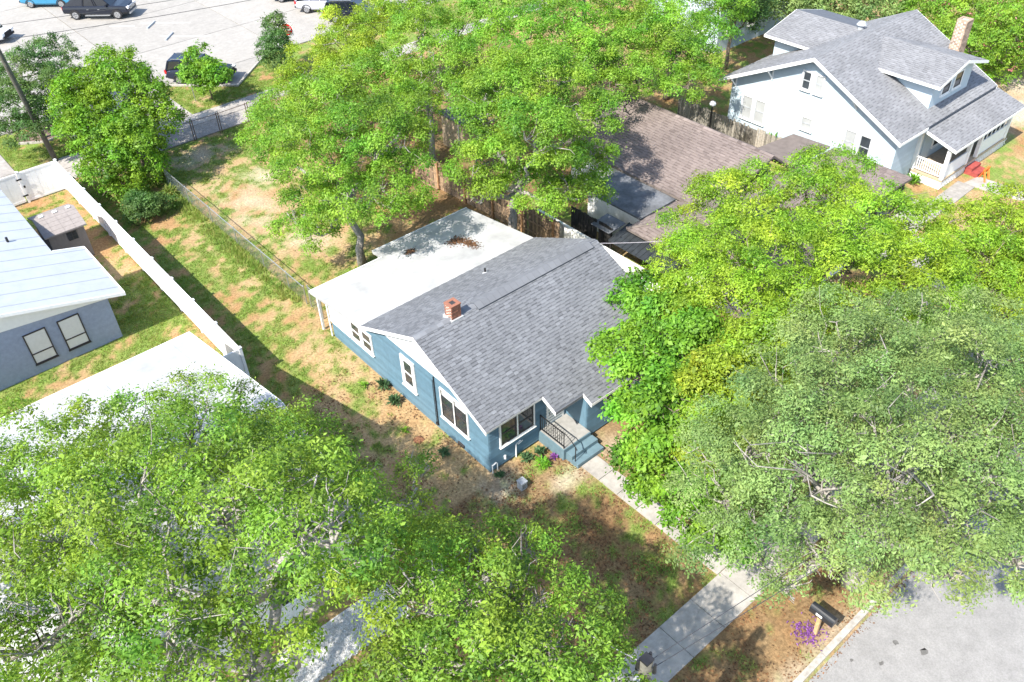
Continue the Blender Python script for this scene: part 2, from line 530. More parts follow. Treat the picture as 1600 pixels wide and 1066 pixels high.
gx = axis(-19.0, 56.0, 0.25, 500.0)
gy = axis(-18.0, 48.0, 0.25, 500.0)
XX, YY = np.meshgrid(gx, gy)
ZZ = 0.05 * (fbm(XX, YY, 0.9, 3, 3) - 0.5) - 0.005
ZZ = np.where(YY < -13.25, -0.20, ZZ)
ZZ = np.where(YY > 44.9, -0.06, ZZ)
nx, ny = len(gx), len(gy)
me = bpy.data.meshes.new('ground')
vv = np.stack([XX, YY, ZZ], -1).reshape(-1, 3).astype(np.float32)
me.vertices.add(nx * ny)
me.vertices.foreach_set('co', vv.ravel())
ii = np.arange(nx * ny).reshape(ny, nx)
q = np.stack([ii[:-1, :-1], ii[:-1, 1:], ii[1:, 1:], ii[1:, :-1]], -1).reshape(-1, 4).astype(np.int32)
me.loops.add(q.size)
me.loops.foreach_set('vertex_index', q.ravel())
me.polygons.add(len(q))
me.polygons.foreach_set('loop_start', np.arange(0, q.size, 4, dtype=np.int32))
me.polygons.foreach_set('use_smooth', np.ones(len(q), dtype=bool))
gc = ground_colour(XX, YY).reshape(-1, 3)
att = me.color_attributes.new('soil', 'FLOAT_COLOR', 'POINT')
att.data.foreach_set('color', np.concatenate([gc, np.ones((len(gc), 1))], 1).astype(np.float32).ravel())
me.update(calc_edges=True)
gm = bpy.data.materials.new('ground_soil')
gm.use_nodes = True
n = gm.node_tree
b = n.nodes['Principled BSDF']
b.inputs['Roughness'].default_value = 0.95
b.inputs['Specular IOR Level'].default_value = 0.1
at = n.nodes.new('ShaderNodeVertexColor')
at.layer_name = 'soil'
geo = n.nodes.new('ShaderNodeNewGeometry')
nz = n.nodes.new('ShaderNodeTexNoise')
nz.inputs['Scale'].default_value = 9.0
nz.inputs['Detail'].default_value = 8.0
nz.inputs['Roughness'].default_value = 0.75
n.links.new(geo.outputs['Position'], nz.inputs['Vector'])
rp = n.nodes.new('ShaderNodeValToRGB')
rp.color_ramp.elements[0].position = 0.32
rp.color_ramp.elements[1].position = 0.68
rp.color_ramp.elements[0].color = (0.52, 0.50, 0.48, 1)
rp.color_ramp.elements[1].color = (1.45, 1.42, 1.38, 1)
n.links.new(nz.outputs['Fac'], rp.inputs['Fac'])
mx = n.nodes.new('ShaderNodeMix')
mx.data_type = 'RGBA'
mx.blend_type = 'MULTIPLY'
mx.inputs['Factor'].default_value = 1.0
n.links.new(at.outputs['Color'], mx.inputs[6])
n.links.new(rp.outputs['Color'], mx.inputs[7])
n.links.new(mx.outputs[2], b.inputs['Base Color'])
bp = n.nodes.new('ShaderNodeBump')
bp.inputs['Strength'].default_value = 0.7
bp.inputs['Distance'].default_value = 0.05
n.links.new(nz.outputs['Fac'], bp.inputs['Height'])
n.links.new(bp.outputs['Normal'], b.inputs['Normal'])
me.materials.append(gm)
g = bpy.data.objects.new('ground', me)
COL.objects.link(g)
struct(g)

# road
rd = struct(MB().slab([(-120, -60, -0.13), (200, -60, -0.13), (200, -13.28, -0.13), (-120, -13.28, -0.13)], 0.04).build('road', 'asphalt'))
for x, y, r_ in ((5.2, -14.5, 0.09), (4.2, -14.6, 0.07), (5.6, -15.3, 0.10), (9.0, -15.2, 0.08), (3.6, -13.9, 0.05), (6.9, -14.2, 0.05)):
    pts = [(x + r_ * (1 + 0.4 * random.uniform(-1, 1)) * math.cos(t) * 1.3, y + r_ * (1 + 0.4 * random.uniform(-1, 1)) * math.sin(t), -0.126) for t in np.linspace(0, 6.28, 11)[:-1]]
    MB().poly(pts).build('tar_spot', 'asphalt_patch', rd)
MB().poly([(1.0, -14.35, -0.126), (3.2, -13.95, -0.126), (4.3, -14.05, -0.126), (6.2, -15.5, -0.126), (6.1, -15.6, -0.126), (4.2, -14.15, -0.126), (3.2, -14.03, -0.126), (1.0, -14.43, -0.126)]).build('crack_seal', 'asphalt', rd)
kb = struct(MB().box(-120, -13.30, -0.2, 200, -13.14, -0.02).build('kerb', 'kerb'))
x = -18.0
while x < 24:
    MB().box(x + 0.008, -13.325, -0.16, x + 2.99, -13.115, 0.03 + random.uniform(-0.006, 0.006)).build('kerb_stone', 'kerb', kb)
    x += 3.0

def slabs(name, m, cells, th=0.07):
    base = None
    for i, pts in enumerate(cells):
        mb = MB().slab(pts, th, random.random())
        if base is None:
            base = bpy.data.objects.new(name, None)
            COL.objects.link(base)
            struct(base)
            base['local'] = 1
        mb.build('slab', m, base)
    return base

def rect(x0, y0, x1, y1, z, g=0.012):
    return [(x0 + g, y0 + g, z), (x1 - g, y0 + g, z), (x1 - g, y1 - g, z), (x0 + g, y1 - g, z)]

cells = []
x = -16.2
while x < 30:
    cells.append(rect(x, -10.52, x + 1.6, -9.03, 0.045 + random.uniform(-0.004, 0.004)))
    x += 1.6
slabs('sidewalk', 'concrete', cells)
cells = []
ys = list(np.linspace(-9.03, -2.22, 8))
for a_, b_ in zip(ys[:-1], ys[1:]):
    cells.append(rect(2.86, a_, 3.74, b_, 0.05 + random.uniform(-0.004, 0.004)))
slabs('front_path', 'concrete', cells)
# alley behind the yards, with its footway
cells = []
x = -33.6
while x < 44:
    cells.append(rect(x, 37.25, x + 2.4, 38.95, 0.05, 0.012))
    x += 2.4
slabs('back_sidewalk', 'alley_concrete', cells)
slabs('driveway', 'alley_concrete', [rect(-1.9, 38.97, 5.62, 42.2, 0.045), rect(-1.9, 42.2, 5.62, 45.2, 0.045), rect(-2.6, 35.3, 2.2, 37.23, 0.04), rect(2.2, 35.3, 6.6, 37.23, 0.04), rect(6.6, 35.3, 9.4, 37.23, 0.04), rect(-14, 38.97, -6.2, 45.2, 0.045), rect(-14, 35.6, -8, 37.23, 0.04), rect(-8, 35.6, -2.6, 37.23, 0.04)])
# car park of large concrete bays
jx = [-60, -40, -24, -12, 5.45, 16.2, 27, 40, 60, 90]
jy = [45.2, 52.5, 61.0, 71, 90, 130]
cells = []
for i in range(len(jx) - 1):
    for j in range(len(jy) - 1):
        cells.append(rect(jx[i], jy[j], jx[i + 1], jy[j + 1], 0.02, 0.03))
cells.append([(6.05, 45.17, 0.02), (10.17, 41.2, 0.02), (14.4, 44.95, 0.02), (15.4, 45.17, 0.02)])
pl = slabs('parking_lot', 'lot_concrete', cells)
ik = struct(MB().push([(5.9, 45.2, 0.02), (10.17, 41.03, 0.02), (14.55, 44.9, 0.02), (14.55, 45.1, 0.02), (10.17, 41.24, 0.02), (6.05, 45.3, 0.02)], (0, 0, 0.12)).build('island_kerb', 'kerb'))
for a_, b_ in (((8.0, 60.2), (9.6, 58.8)), ((10.2, 54.9), (13.2, 51.9)), ((10.3, 59.1), (13.4, 56.1))):
    d = Vector((b_[0] - a_[0], b_[1] - a_[1], 0)).normalized()
    s_ = Vector((-d.y, d.x, 0)) * 0.06
    MB().poly([(a_[0] - s_.x, a_[1] - s_.y, 0.025), (b_[0] - s_.x, b_[1] - s_.y, 0.025), (b_[0] + s_.x, b_[1] + s_.y, 0.025), (a_[0] + s_.x, a_[1] + s_.y, 0.025)]).build('bay_line', 'paint_line', pl)
# planting bed beside the gate of the rear drive
pb = struct(MB().slab([(-4.75, 42.9, 0.06), (-4.7, 44.0, 0.06), (-1.95, 44.5, 0.06), (-1.95, 42.2, 0.06), (-3.4, 42.0, 0.06)], 0.1).build('planting_bed', 'mulch'))
MB().push([(-4.85, 42.85, 0.0), (-3.42, 41.88, 0.0), (-1.88, 42.08, 0.0), (-1.88, 42.2, 0.0), (-3.4, 42.0, 0.0), (-4.75, 42.93, 0.0)], (0, 0, 0.13)).build('kerb', 'kerb', pb)
# white gravel in front of the neighbour's house
gb = struct(MB().slab([(-18, -3.2, 0.035), (-6.2, -3.0, 0.035), (-5.9, -1.9, 0.035), (-6.6, -1.45, 0.035), (-18, -1.45, 0.035)], 0.06).build('gravel_bed', 'gravel'))
slabs('neighbour_path', 'concrete', [rect(-15.0 + 1.5 * i, -4.6, -13.5 + 1.5 * i, -3.3, 0.04) for i in range(4)])
# path of the white house
slabs('white_house_path', 'concrete', [[(34.6, -1.55, 0.045), (35.9, -1.75, 0.045), (36.0, -3.0, 0.045), (34.7, -2.9, 0.045)], [(34.7, -2.93, 0.045), (36.0, -3.03, 0.045), (36.3, -4.6, 0.045), (35.0, -4.6, 0.045)], [(35.0, -4.63, 0.045), (36.3, -4.63, 0.045), (36.6, -7.0, 0.045), (35.2, -7.0, 0.045)],
    [(30.9, -2.3, 0.045), (34.57, -2.2, 0.045), (34.57, -1.2, 0.045), (30.9, -1.3, 0.045)], [(27.6, -2.4, 0.045), (30.87, -2.3, 0.045), (30.87, 0.6, 0.045), (27.6, 0.5, 0.045)], [(24.0, -6.0, 0.045), (27.57, -6.0, 0.045), (27.57, 0.5, 0.045), (24.0, 0.5, 0.045)]])

# grass blades, leaf litter and pebbles
def scatter_grass():
    N = 170000
    X = RNG.uniform(-14, 14, N)
    Y = RNG.uniform(-13, 45, N)
    keep = ground_green(X, Y) * (1 - ground_sand(X, Y)) > RNG.uniform(0.33, 0.95, N)
    blocked = ((X > -0.1) & (X < 9.8) & (Y > -0.1) & (Y < 11.6)) | ((X > 2.4) & (X < 4.3) & (Y > -2.4) & (Y < 0.2)) | ((X > 2.8) & (X < 3.8) & (Y < 0)) | ((Y < -9.0) & (Y > -10.6)) | ((Y > 35.2) & (Y < 39.0)) | ((X > -2) & (X < 5.7) & (Y > 35)) | ((X < -5.9) & (Y < 13.1)) | ((X < -7.4) & (Y > 18.3) & (Y < 33)) | ((X < -5.7) & (X > -8) & (Y > 26) & (Y < 29.2)) | ((X < -6.1) & (Y > 35)) | (X > 12.4) & (Y < 37)
    keep &= ~blocked
    # island corner: keep only what lies on the grass
    keep &= ~((Y > 39) & (X > 5.6) & (Y > 51.2 - X) & (X < 10.17))
    keep &= ~((Y > 39) & (X >= 10.17) & (Y > 41 + (X - 10.17) * 0.9))
    keep &= ~((X < -1.8) & (X > -4.9) & (Y > 41.8))
    X, Y = X[keep], Y[keep]
    tall = np.exp(-((X - 0.0) / 0.5) ** 2) * ((Y > 15) & (Y < 34))
    n = len(X)
    k = 5
    bx = np.repeat(X, k) + RNG.normal(0, 0.06, n * k)
    by = np.repeat(Y, k) + RNG.normal(0, 0.06, n * k)
    h = np.repeat(0.05 + 0.15 * tall, k) * RNG.uniform(0.6, 1.7, n * k)
    a = RNG.uniform(0, 6.28, n * k)
    w = RNG.uniform(0.012, 0.03, n * k)
    lean = RNG.normal(0, 0.5, (n * k, 2)) * h[:, None]
    V = np.zeros((n * k, 3, 3))
    V[:, 0, 0] = bx - np.cos(a) * w
    V[:, 0, 1] = by - np.sin(a) * w
    V[:, 1, 0] = bx + np.cos(a) * w
    V[:, 1, 1] = by + np.sin(a) * w
    V[:, 2, 0] = bx + lean[:, 0]
    V[:, 2, 1] = by + lean[:, 1]
    V[:, 2, 2] = h
    t = np.clip(np.repeat(0.55 + RNG.normal(0, 0.2, n), k) + RNG.normal(0, 0.15, n * k), 0, 1)
    o = bpy.data.objects.new('grass', numpy_mesh('grass', V.reshape(-1, 3), 3, t, 'grass_blade'))
    COL.objects.link(o)
    tag(o, 'patchy green and straw coloured grass over the yards', 'grass', kind='stuff')
scatter_grass()

def flecks(name, label, cat, m, X, Y, Z, size, tones, flat=0.35):
    n = len(X)
    a = RNG.uniform(0, 6.28, n)
    s = size * RNG.uniform(0.6, 1.5, n)
    u = np.stack([np.cos(a), np.sin(a), RNG.normal(0, flat, n)], 1) * s[:, None]
    v = np.stack([-np.sin(a), np.cos(a), RNG.normal(0, flat, n)], 1) * (s * 0.6)[:, None]
    c = np.stack([X, Y, Z], 1)
    V = np.stack([c - u, c + v, c + u, c - v], 1).reshape(-1, 3)
    o = bpy.data.objects.new(name, numpy_mesh(name, V, 4, tones, m))
    COL.objects.link(o)
    tag(o, label, cat, kind='stuff')
    return o
N = 26000
X = np.concatenate([RNG.uniform(-6, 2.8, N // 2), RNG.uniform(-6, 12, N // 4), RNG.uniform(3.8, 9, N // 8), RNG.uniform(-4.4, 0, N // 8)])
Y = np.concatenate([RNG.uniform(-9, -0.4, N // 2), RNG.uniform(-13.1, -10.6, N // 4), RNG.uniform(-9, -2, N // 8), RNG.uniform(0, 9, N // 8)])
kk = fbm(X, Y, 0.9, 61, 3) + RNG.normal(0, 0.1, len(X)) > 0.5
X, Y = X[kk], Y[kk]
flecks('fallen_leaves', 'dry brown fallen leaves scattered over the front yard', 'leaf litter', 'litter', X, Y, np.full(len(X), 0.025), 0.035, RNG.random(len(X)))
N = 9000
X = RNG.uniform(-16, -6.0, N)
Y = RNG.uniform(-3.1, -1.5, N)
flecks('pebbles', 'white decorative pebbles in front of the white roofed house', 'gravel', 'gravel', X, Y, np.full(N, 0.045), 0.035, RNG.random(N), 0.5)
N = 900
X = RNG.uniform(-6, 14, N)
Y = -13.36 - np.abs(RNG.normal(0, 0.12, N))
flecks('kerb_litter', 'dry leaves and grit gathered along the kerb', 'leaf litter', 'litter', X, Y, np.full(N, -0.12), 0.03, RNG.random(N))

# ================================================================ BUILDING KIT
def lap_siding(mb, p0, u, out, length, z0, z1, course=0.125, span=None, proud=0.024):
    """overlapping boards on a wall that starts at p0 and runs along u; span(z) gives the covered ranges at that height"""
    u = Vector(u)
    out = Vector(out)
    p0 = Vector((p0[0], p0[1], 0))
    z = z0
    while z < z1 - 0.02:
        zt = min(z + course + 0.004, z1)
        for a_, b_ in (span(z + course * 0.9) if span else [(0, length)]):
            if b_ - a_ < 0.03:
                continue
            A, Bq = p0 + u * a_, p0 + u * b_
            pts = [A + out * proud + Vector((0, 0, z)), Bq + out * proud + Vector((0, 0, z)), Bq + out * 0.004 + Vector((0, 0, zt)), A + out * 0.004 + Vector((0, 0, zt)), A + Vector((0, 0, z)), Bq + Vector((0, 0, z))]
            mb.add([tuple(p) for p in pts], [(0, 1, 2, 3), (4, 5, 1, 0), (4, 0, 3), (5, 2, 1)], random.random())
        z += course
    return mb

def window(parent, p, right, out, w, h, cols=1, trim='white_paint', sash='dark_frame', glass='glass', tw=0.10, name='window', blind=0.0, rows=2, depth=0.06, sb=0.045, split=0.5):
    """p: lower left corner of the trim seen from outside"""
    rt, ou = Vector(right).normalized(), Vector(out).normalized()
    M = Matrix(((rt.x, ou.x, 0, p[0]), (rt.y, ou.y, 0, p[1]), (0, 0, 1, p[2]), (0, 0, 0, 1)))
    f = MB(M)
    f.box(0, 0, 0, tw, depth, h)
    f.box(w - tw, 0, 0, w, depth, h)
    f.box(tw, 0, 0, w - tw, depth, tw)
    f.box(tw, 0, h - tw, w - tw, depth, h)
    cw = (w - 2 * tw) / cols
    for c in range(1, cols):
        f.box(tw + c * cw - tw * 0.45, 0.001, tw, tw + c * cw + tw * 0.45, depth - 0.002, h - tw)
    o = f.build(name, trim, parent)
    s = MB(M).box(-0.03, 0, -0.035, w + 0.03, depth + 0.05, -0.001).build('sill', trim, o)
    ih = h - 2 * tw
    for c in range(cols):
        a_ = tw + c * cw + (tw * 0.45 if c else 0)
        b_ = tw + (c + 1) * cw - (tw * 0.45 if c < cols - 1 else 0)
        sh = MB(M)
        sh.box(a_, 0.0, tw, a_ + sb, 0.045, h - tw)
        sh.box(b_ - sb, 0.0, tw, b_, 0.045, h - tw)
        sh.box(a_ + sb, 0.0, tw, b_ - sb, 0.045, tw + sb)
        sh.box(a_ + sb, 0.0, h - tw - sb, b_ - sb, 0.045, h - tw)
        if rows == 2:
            sh.box(a_ + sb, 0.0, tw + ih * split - 0.03, b_ - sb, 0.047, tw + ih * split + 0.03)
        sh.build('sash', sash, o)
        zs = [tw + sb, h - tw - sb] if rows == 1 else [tw + sb, tw + ih * split - 0.03, tw + ih * split + 0.03, h - tw - sb]
        for k in range(0, len(zs), 2):
            MB(M).box(a_ + sb, 0.004, zs[k], b_ - sb, 0.028, zs[k + 1]).build('pane', glass, o)
        if blind > 0:
            MB(M).box(a_ + sb + 0.01, 0.03, h - tw - sb - blind, b_ - sb - 0.01, 0.034, h - tw - sb - 0.01).build('blind', 'blind', o)
    return o

def shingle_faces(mb, c, u, v, n, w, e, t, tone):
    """one tab: a thin wedge; the thinner tabs carry butt shadow put in as a dark band, like the band on laminated shingles"""
    k = 0.30 if t < 0.018 else 0.0  # lower part of thin tabs: butt shadow put into the tone
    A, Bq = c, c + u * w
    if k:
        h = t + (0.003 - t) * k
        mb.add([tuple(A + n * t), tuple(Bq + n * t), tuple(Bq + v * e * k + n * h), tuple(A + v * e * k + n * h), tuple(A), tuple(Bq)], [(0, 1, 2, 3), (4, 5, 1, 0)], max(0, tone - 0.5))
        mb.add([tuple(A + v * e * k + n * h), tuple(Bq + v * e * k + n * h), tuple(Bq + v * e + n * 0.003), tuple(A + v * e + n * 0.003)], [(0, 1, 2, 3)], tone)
    else:
        mb.add([tuple(A + n * t), tuple(Bq + n * t), tuple(Bq + v * e + n * 0.003), tuple(A + v * e + n * 0.003), tuple(A), tuple(Bq)], [(0, 1, 2, 3), (4, 5, 1, 0), (4, 0, 3), (5, 2, 1)], tone)
SHINGLE_LIB = {}
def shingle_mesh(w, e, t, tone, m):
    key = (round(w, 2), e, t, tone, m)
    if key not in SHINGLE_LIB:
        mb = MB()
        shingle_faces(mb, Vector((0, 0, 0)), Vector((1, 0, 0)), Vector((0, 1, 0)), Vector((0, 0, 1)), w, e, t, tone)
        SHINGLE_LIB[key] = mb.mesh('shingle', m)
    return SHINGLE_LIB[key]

def shingle_field(fields, parent, m, singles=300, expo=0.14, widths=(0.18, 0.24, 0.30, 0.36), gap=0.004, thick=(0.010, 0.020)):
    """fields: list of (origin, u unit, v unit up the slope, V length, range(v)->(u0,u1)). The tabs nearest the camera become
    objects of their own, the others one mesh."""
    tabs = []
    for (o0, u, v, V, rng) in fields:
        o0, u, v = Vector(o0), Vector(u).normalized(), Vector(v).normalized()
        nrm = u.cross(v).normalized()
        k = 0
        s = 0.0
        while s < V - 0.02:
            a_, b_ = rng(s + expo / 2)
            x = a_ - random.uniform(0, 0.25)
            j = 0
            while x < b_:
                w = random.choice(widths)
                lo, hi = max(x, a_), min(x + w, b_)
                full = (lo == x and hi == x + w)
                if hi - lo > 0.02:
                    c = o0 + u * lo + v * s
                    tabs.append((c, u, v, nrm, hi - lo, min(expo + 0.015, V - s + 0.005), thick[(k + j) % 2], min(1, max(0, random.gauss(0.62, 0.10))), full))
                x += w
                j += 1
            s += expo
            k += 1
    order = sorted(range(len(tabs)), key=lambda i: (tabs[i][0] - CAM).length)
    chosen = set()
    for i in order:
        if len(chosen) >= singles:
            break
        if tabs[i][8]:
            chosen.add(i)
    mb = MB()
    for i, (c, u, v, nrm, w, e, t, tone, full) in enumerate(tabs):
        if i in chosen:
            tq = round(tone * 5) / 5
            me = shingle_mesh(w - gap, round(e, 3), t, tq, m)
            ob = bpy.data.objects.new('shingle', me)
            COL.objects.link(ob)
            ob.matrix_basis = Matrix(((u.x, v.x, nrm.x, c.x), (u.y, v.y, nrm.y, c.y), (u.z, v.z, nrm.z, c.z), (0, 0, 0, 1)))
            ob.parent = parent
        else:
            shingle_faces(mb, c, u, v, nrm, w - gap, e, t, tone)
    if mb.f:
        stuff(mb.build('shingle_field', m, parent))

def brick_stack(parent, cx, cy, wx, wy, z0, z1, m, flue=True, name='chimney', bl=0.21, bh=0.07):
    o = MB().box(cx - wx / 2 + 0.012, cy - wy / 2 + 0.012, z0, cx + wx / 2 - 0.012, cy + wy / 2 - 0.012, z1 - 0.01).build(name, 'mortar', parent)
    mb = MB()
    z, k = z0, 0
    while z < z1 - bh * 0.6:
        zt = min(z + bh - 0.01, z1)
        off = bl / 2 if k % 2 else 0
        for side in range(4):
            L = wx if side % 2 == 0 else wy
            a_ = -L / 2 - off
            while a_ < L / 2 - 0.02:
                lo, hi = max(a_, -L / 2), min(a_ + bl - 0.01, L / 2)
                if hi - lo > 0.03:
                    if side == 0:
                        mb.box(cx + lo, cy - wy / 2, z, cx + hi, cy - wy / 2 + 0.05, zt, random.random())
                    elif side == 2:
                        mb.box(cx + lo, cy + wy / 2 - 0.05, z, cx + hi, cy + wy / 2, zt, random.random())
                    elif side == 1:
                        mb.box(cx - wx / 2 - 0.001, cy + lo + 0.05, z, cx - wx / 2 + 0.05, cy + hi - 0.05, zt, random.random())
                    else:
                        mb.box(cx + wx / 2 - 0.05, cy + lo + 0.05, z, cx + wx / 2 + 0.001, cy + hi - 0.05, zt, random.random())
                a_ += bl
        z += bh
        k += 1
    stuff(mb.build('bricks', m, o))
    if flue:
        f = MB()
        r = min(wx, wy) / 2
        f.box(cx - r - 0.02, cy - r - 0.02, z1, cx - r + 0.12, cy + r + 0.02, z1 + 0.05)
        f.box(cx + r - 0.12, cy - r - 0.02, z1, cx + r + 0.02, cy + r + 0.02, z1 + 0.05)
        f.box(cx - r + 0.12, cy - r - 0.02, z1, cx + r - 0.12, cy - r + 0.12, z1 + 0.049)
        f.box(cx - r + 0.12, cy + r - 0.12, z1, cx + r - 0.12, cy + r + 0.02, z1 + 0.049)
        f.build('crown_course', m, o)
    return o

# ================================================================ BLUE HOUSE
def blue_house():
    h = thing('blue_house', 'blue clapboard bungalow with grey shingle roof and white flat rear roof', 'house', (0, 0, 0))
    SL = 0.455                       # roof pitch
    RY, RZ = 4.0, 4.66               # ridge
    def zr(y):                       # top of the roof deck
        if y <= 8.1:
            return RZ - SL * abs(y - RY)
        return RZ - SL * 4.1 - 0.125 * (y - 8.1)
    X0, X1 = -0.30, 9.72
    # walls
    mb = MB()
    mb.push([(0.0, 0.0, -0.1), (0.0, 11.5, -0.1), (0.0, 11.5, zr(11.5) - 0.14), (0.0, 8.1, zr(8.1) - 0.14), (0.0, RY, RZ - 0.16), (0.0, 0.0, zr(0) - 0.14)], (0.12, 0, 0))
    mb.push([(9.3, 0.0, -0.1), (9.3, 11.5, -0.1), (9.3, 11.5, zr(11.5) - 0.14), (9.3, 8.1, zr(8.1) - 0.14), (9.3, RY, RZ - 0.16), (9.3, 0.0, zr(0) - 0.14)], (0.12, 0, 0))
    mb.box(0.121, 0.0, -0.1, 9.299, 0.12, zr(0) - 0.14)
    mb.box(0.121, 11.38, -0.1, 9.299, 11.5, zr(11.5) - 0.14)
    mb.box(4.10, -1.20, -0.1, 4.22, -0.001, zr(-1.0) - 0.16)
    mb.box(4.221, -1.20, -0.1, 9.42, -1.08, zr(-1.2) - 0.16)
    mb.box(9.30, -1.079, -0.1, 9.42, -0.001, zr(-1.0) - 0.16)
    w = mb.build('wall', 'siding_blue', h)
    def under(z):
        """range of y along the west wall where the wall reaches height z"""
        lo = 0.0
        hi = 11.5
        zz = z + 0.16
        if zz > zr(0):
            lo = max(0.0, RY - (RZ - zz) / SL)
        if zz > zr(11.5):
            hi = 8.1 + max(0, (zr(8.1) - zz)) / 0.125 if zz < zr(8.1) else RY + (RZ - zz) / SL
        return [(lo, min(hi, 11.5))]
    s = MB()
    lap_siding(s, (0, 0), (0, 1, 0), (-1, 0, 0), 11.5, 0.12, 3.0, 0.15, under, 0.016)
    lap_siding(s, (-0.012, 0), (1, 0, 0), (0, -1, 0), 4.1, 0.12, zr(0) - 0.16, 0.16, None, 0.058)
    lap_siding(s, (4.09, -1.2), (1, 0, 0), (0, -1, 0), 5.33, 0.12, zr(-1.2) - 0.18, 0.16, None, 0.058)
    stuff(s.build('siding', 'siding_blue', h))
    # smooth painted side of the entrance recess
    MB().box(4.07, -1.21, -0.05, 4.099, -0.03, zr(-1.0) - 0.17).build('alcove_panel', 'siding_blue', h)
    # white gable panel above the plate line
    zb = 2.99
    yl, yh = RY - (RZ - 0.13 - zb) / SL, RY + (RZ - 0.13 - zb) / SL
    MB().push([(-0.03, yl, zb), (-0.03, yh, zb), (-0.03, RY, RZ - 0.13)], (0.029, 0, 0)).build('gable_panel', 'white_paint', h)
    # corner boards
    MB().box(-0.022, -0.022, 0.0, 0.05, -0.001, zr(0) - 0.16).build('corner_board', 'siding_blue', h)
    # roof decks
    d = MB()
    T = 0.10
    d.slab([(X0, -0.30, zr(-0.30)), (X1, -0.30, zr(-0.30)), (X1, RY, RZ), (X0, RY, RZ)], T)
    d.slab([(X0, RY + 0.001, RZ), (X1, RY + 0.001, RZ), (X1, 8.1, zr(8.1)), (X0, 8.1, zr(8.1))], T)
    d.slab([(2.55, -1.02, zr(-1.02)), (X1, -1.02, zr(-1.02)), (X1, -0.301, zr(-0.301)), (2.55, -0.301, zr(-0.301))], T)
    d.slab([(4.07, -1.48, zr(-1.48)), (X1, -1.48, zr(-1.48)), (X1, -1.021, zr(-1.021)), (4.07, -1.021, zr(-1.021))], T)
    roof = d.build('roof', 'roof_felt', h)
    c = 1 / math.sqrt(1 + SL * SL)
    u = (1, 0, 0)
    vf = (0, c, SL * c)
    vb = (0, -c, SL * c)
    def rg(lo):
        return lambda s_: (lo, X1 - X0 + 0.02)
    def front_rng(s_):
        y = -1.50 + s_ * c
        if y < -1.03:
            return (4.07 - X0, X1 - X0 + 0.02)
        if y < -0.30:
            return (2.55 - X0, X1 - X0 + 0.02)
        return (-0.02, X1 - X0 + 0.02)
    oz = 0.004
    fields = [((X0, -1.50, zr(-1.50) + oz), u, vf, 5.47 / c, front_rng), ((X1 + 0.02, 8.12, zr(8.1) + oz), (-1, 0, 0), vb, 4.08 / c, lambda s_: (0, X1 - X0 + 0.04))]
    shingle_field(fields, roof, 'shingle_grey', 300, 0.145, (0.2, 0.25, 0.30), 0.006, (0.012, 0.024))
    # ridge caps and the raised ridge vent
    caps = MB()
    x = X0
    while x < 2.55:
        for sg in (-1, 1):
            caps.add([(x, RY, RZ + 0.035), (x + 0.29, RY, RZ + 0.032), (x + 0.29, RY + sg * 0.16, RZ - 0.16 * SL + 0.030), (x, RY + sg * 0.16, RZ - 0.16 * SL + 0.040)], [(0, 1, 2, 3)], random.uniform(0.6, 1.0))
        x += 0.28
    stuff(caps.build('ridge_cap', 'shingle_grey', roof))
    v = MB()
    v.push([(2.75, RY - 0.30, RZ - 0.30 * SL + 0.02), (2.75, RY - 0.30, RZ - 0.30 * SL + 0.085), (2.75, RY, RZ + 0.095), (2.75, RY + 0.30, RZ - 0.30 * SL + 0.085), (2.75, RY + 0.30, RZ - 0.30 * SL + 0.02), (2.75, RY, RZ + 0.015)], (6.55, 0, 0))
    rv = v.build('ridge_vent', 'roof_felt', roof)
    x = 2.75
    while x < 9.25:
        for sg in (-1, 1):
            a_ = [(x, RY, RZ + 0.112), (x + 0.30, RY, RZ + 0.108), (x + 0.30, RY + sg * 0.305, RZ - 0.305 * SL + 0.098), (x, RY + sg * 0.305, RZ - 0.305 * SL + 0.104)]
            MB().slab(a_ if sg < 0 else a_[::-1], 0.012, random.uniform(0.5, 0.68)).build('shingle', 'shingle_grey', rv)
        x += 0.31
    # fascia and rake boards
    fb = lambda a_, b_, nm='fascia': MB().bar(a_, b_, 0.03, 0.17).build(nm, 'white_paint', roof)
    zo = 0.075
    xr = X0 - 0.016
    rk = MB().push([(xr - 0.016, -0.32, zr(-0.32) - 0.17), (xr - 0.016, RY, RZ - 0.17), (xr - 0.016, 8.12, zr(8.12) - 0.17), (xr - 0.016, 8.12, zr(8.12) + 0.004), (xr - 0.016, RY, RZ + 0.004), (xr - 0.016, -0.32, zr(-0.32) + 0.004)], (0.03, 0, 0)).build('rake_board', 'white_paint', roof)
    MB().box(X0, -0.328, zr(-0.3) - 0.10, 2.53, -0.303, zr(-0.3) - 0.012).build('fascia', 'flashing', roof)
    MB().box(2.55, -1.055, zr(-1.02) - 0.14, 4.05, -1.024, zr(-1.02) - 0.005).build('fascia', 'shingle_grey', roof)
    MB().box(4.09, -1.515, zr(-1.48) - 0.14, X1, -1.484, zr(-1.48) - 0.005).build('fascia', 'white_paint', roof)
    for xs, ya, yb in ((2.52, -1.06, -0.30), (4.04, -1.52, -1.02)):
        MB().push([(xs, ya, zr(ya) - 0.15), (xs, yb, zr(yb) - 0.15), (xs, yb, zr(yb) + 0.012), (xs, ya, zr(ya) + 0.012)], (0.029, 0, 0)).build('rake_board', 'white_paint', roof)
    # post carrying the entrance roof on the right
    MB().box(6.55, -1.42, 0.0, 6.67, -1.30, zr(-1.42) - 0.11).build('porch_post', 'white_paint', h)
    # low white rear roof with a jog in its back edge
    zq = lambda y: zr(8.1) - 0.125 * (y - 8.1) - 0.015
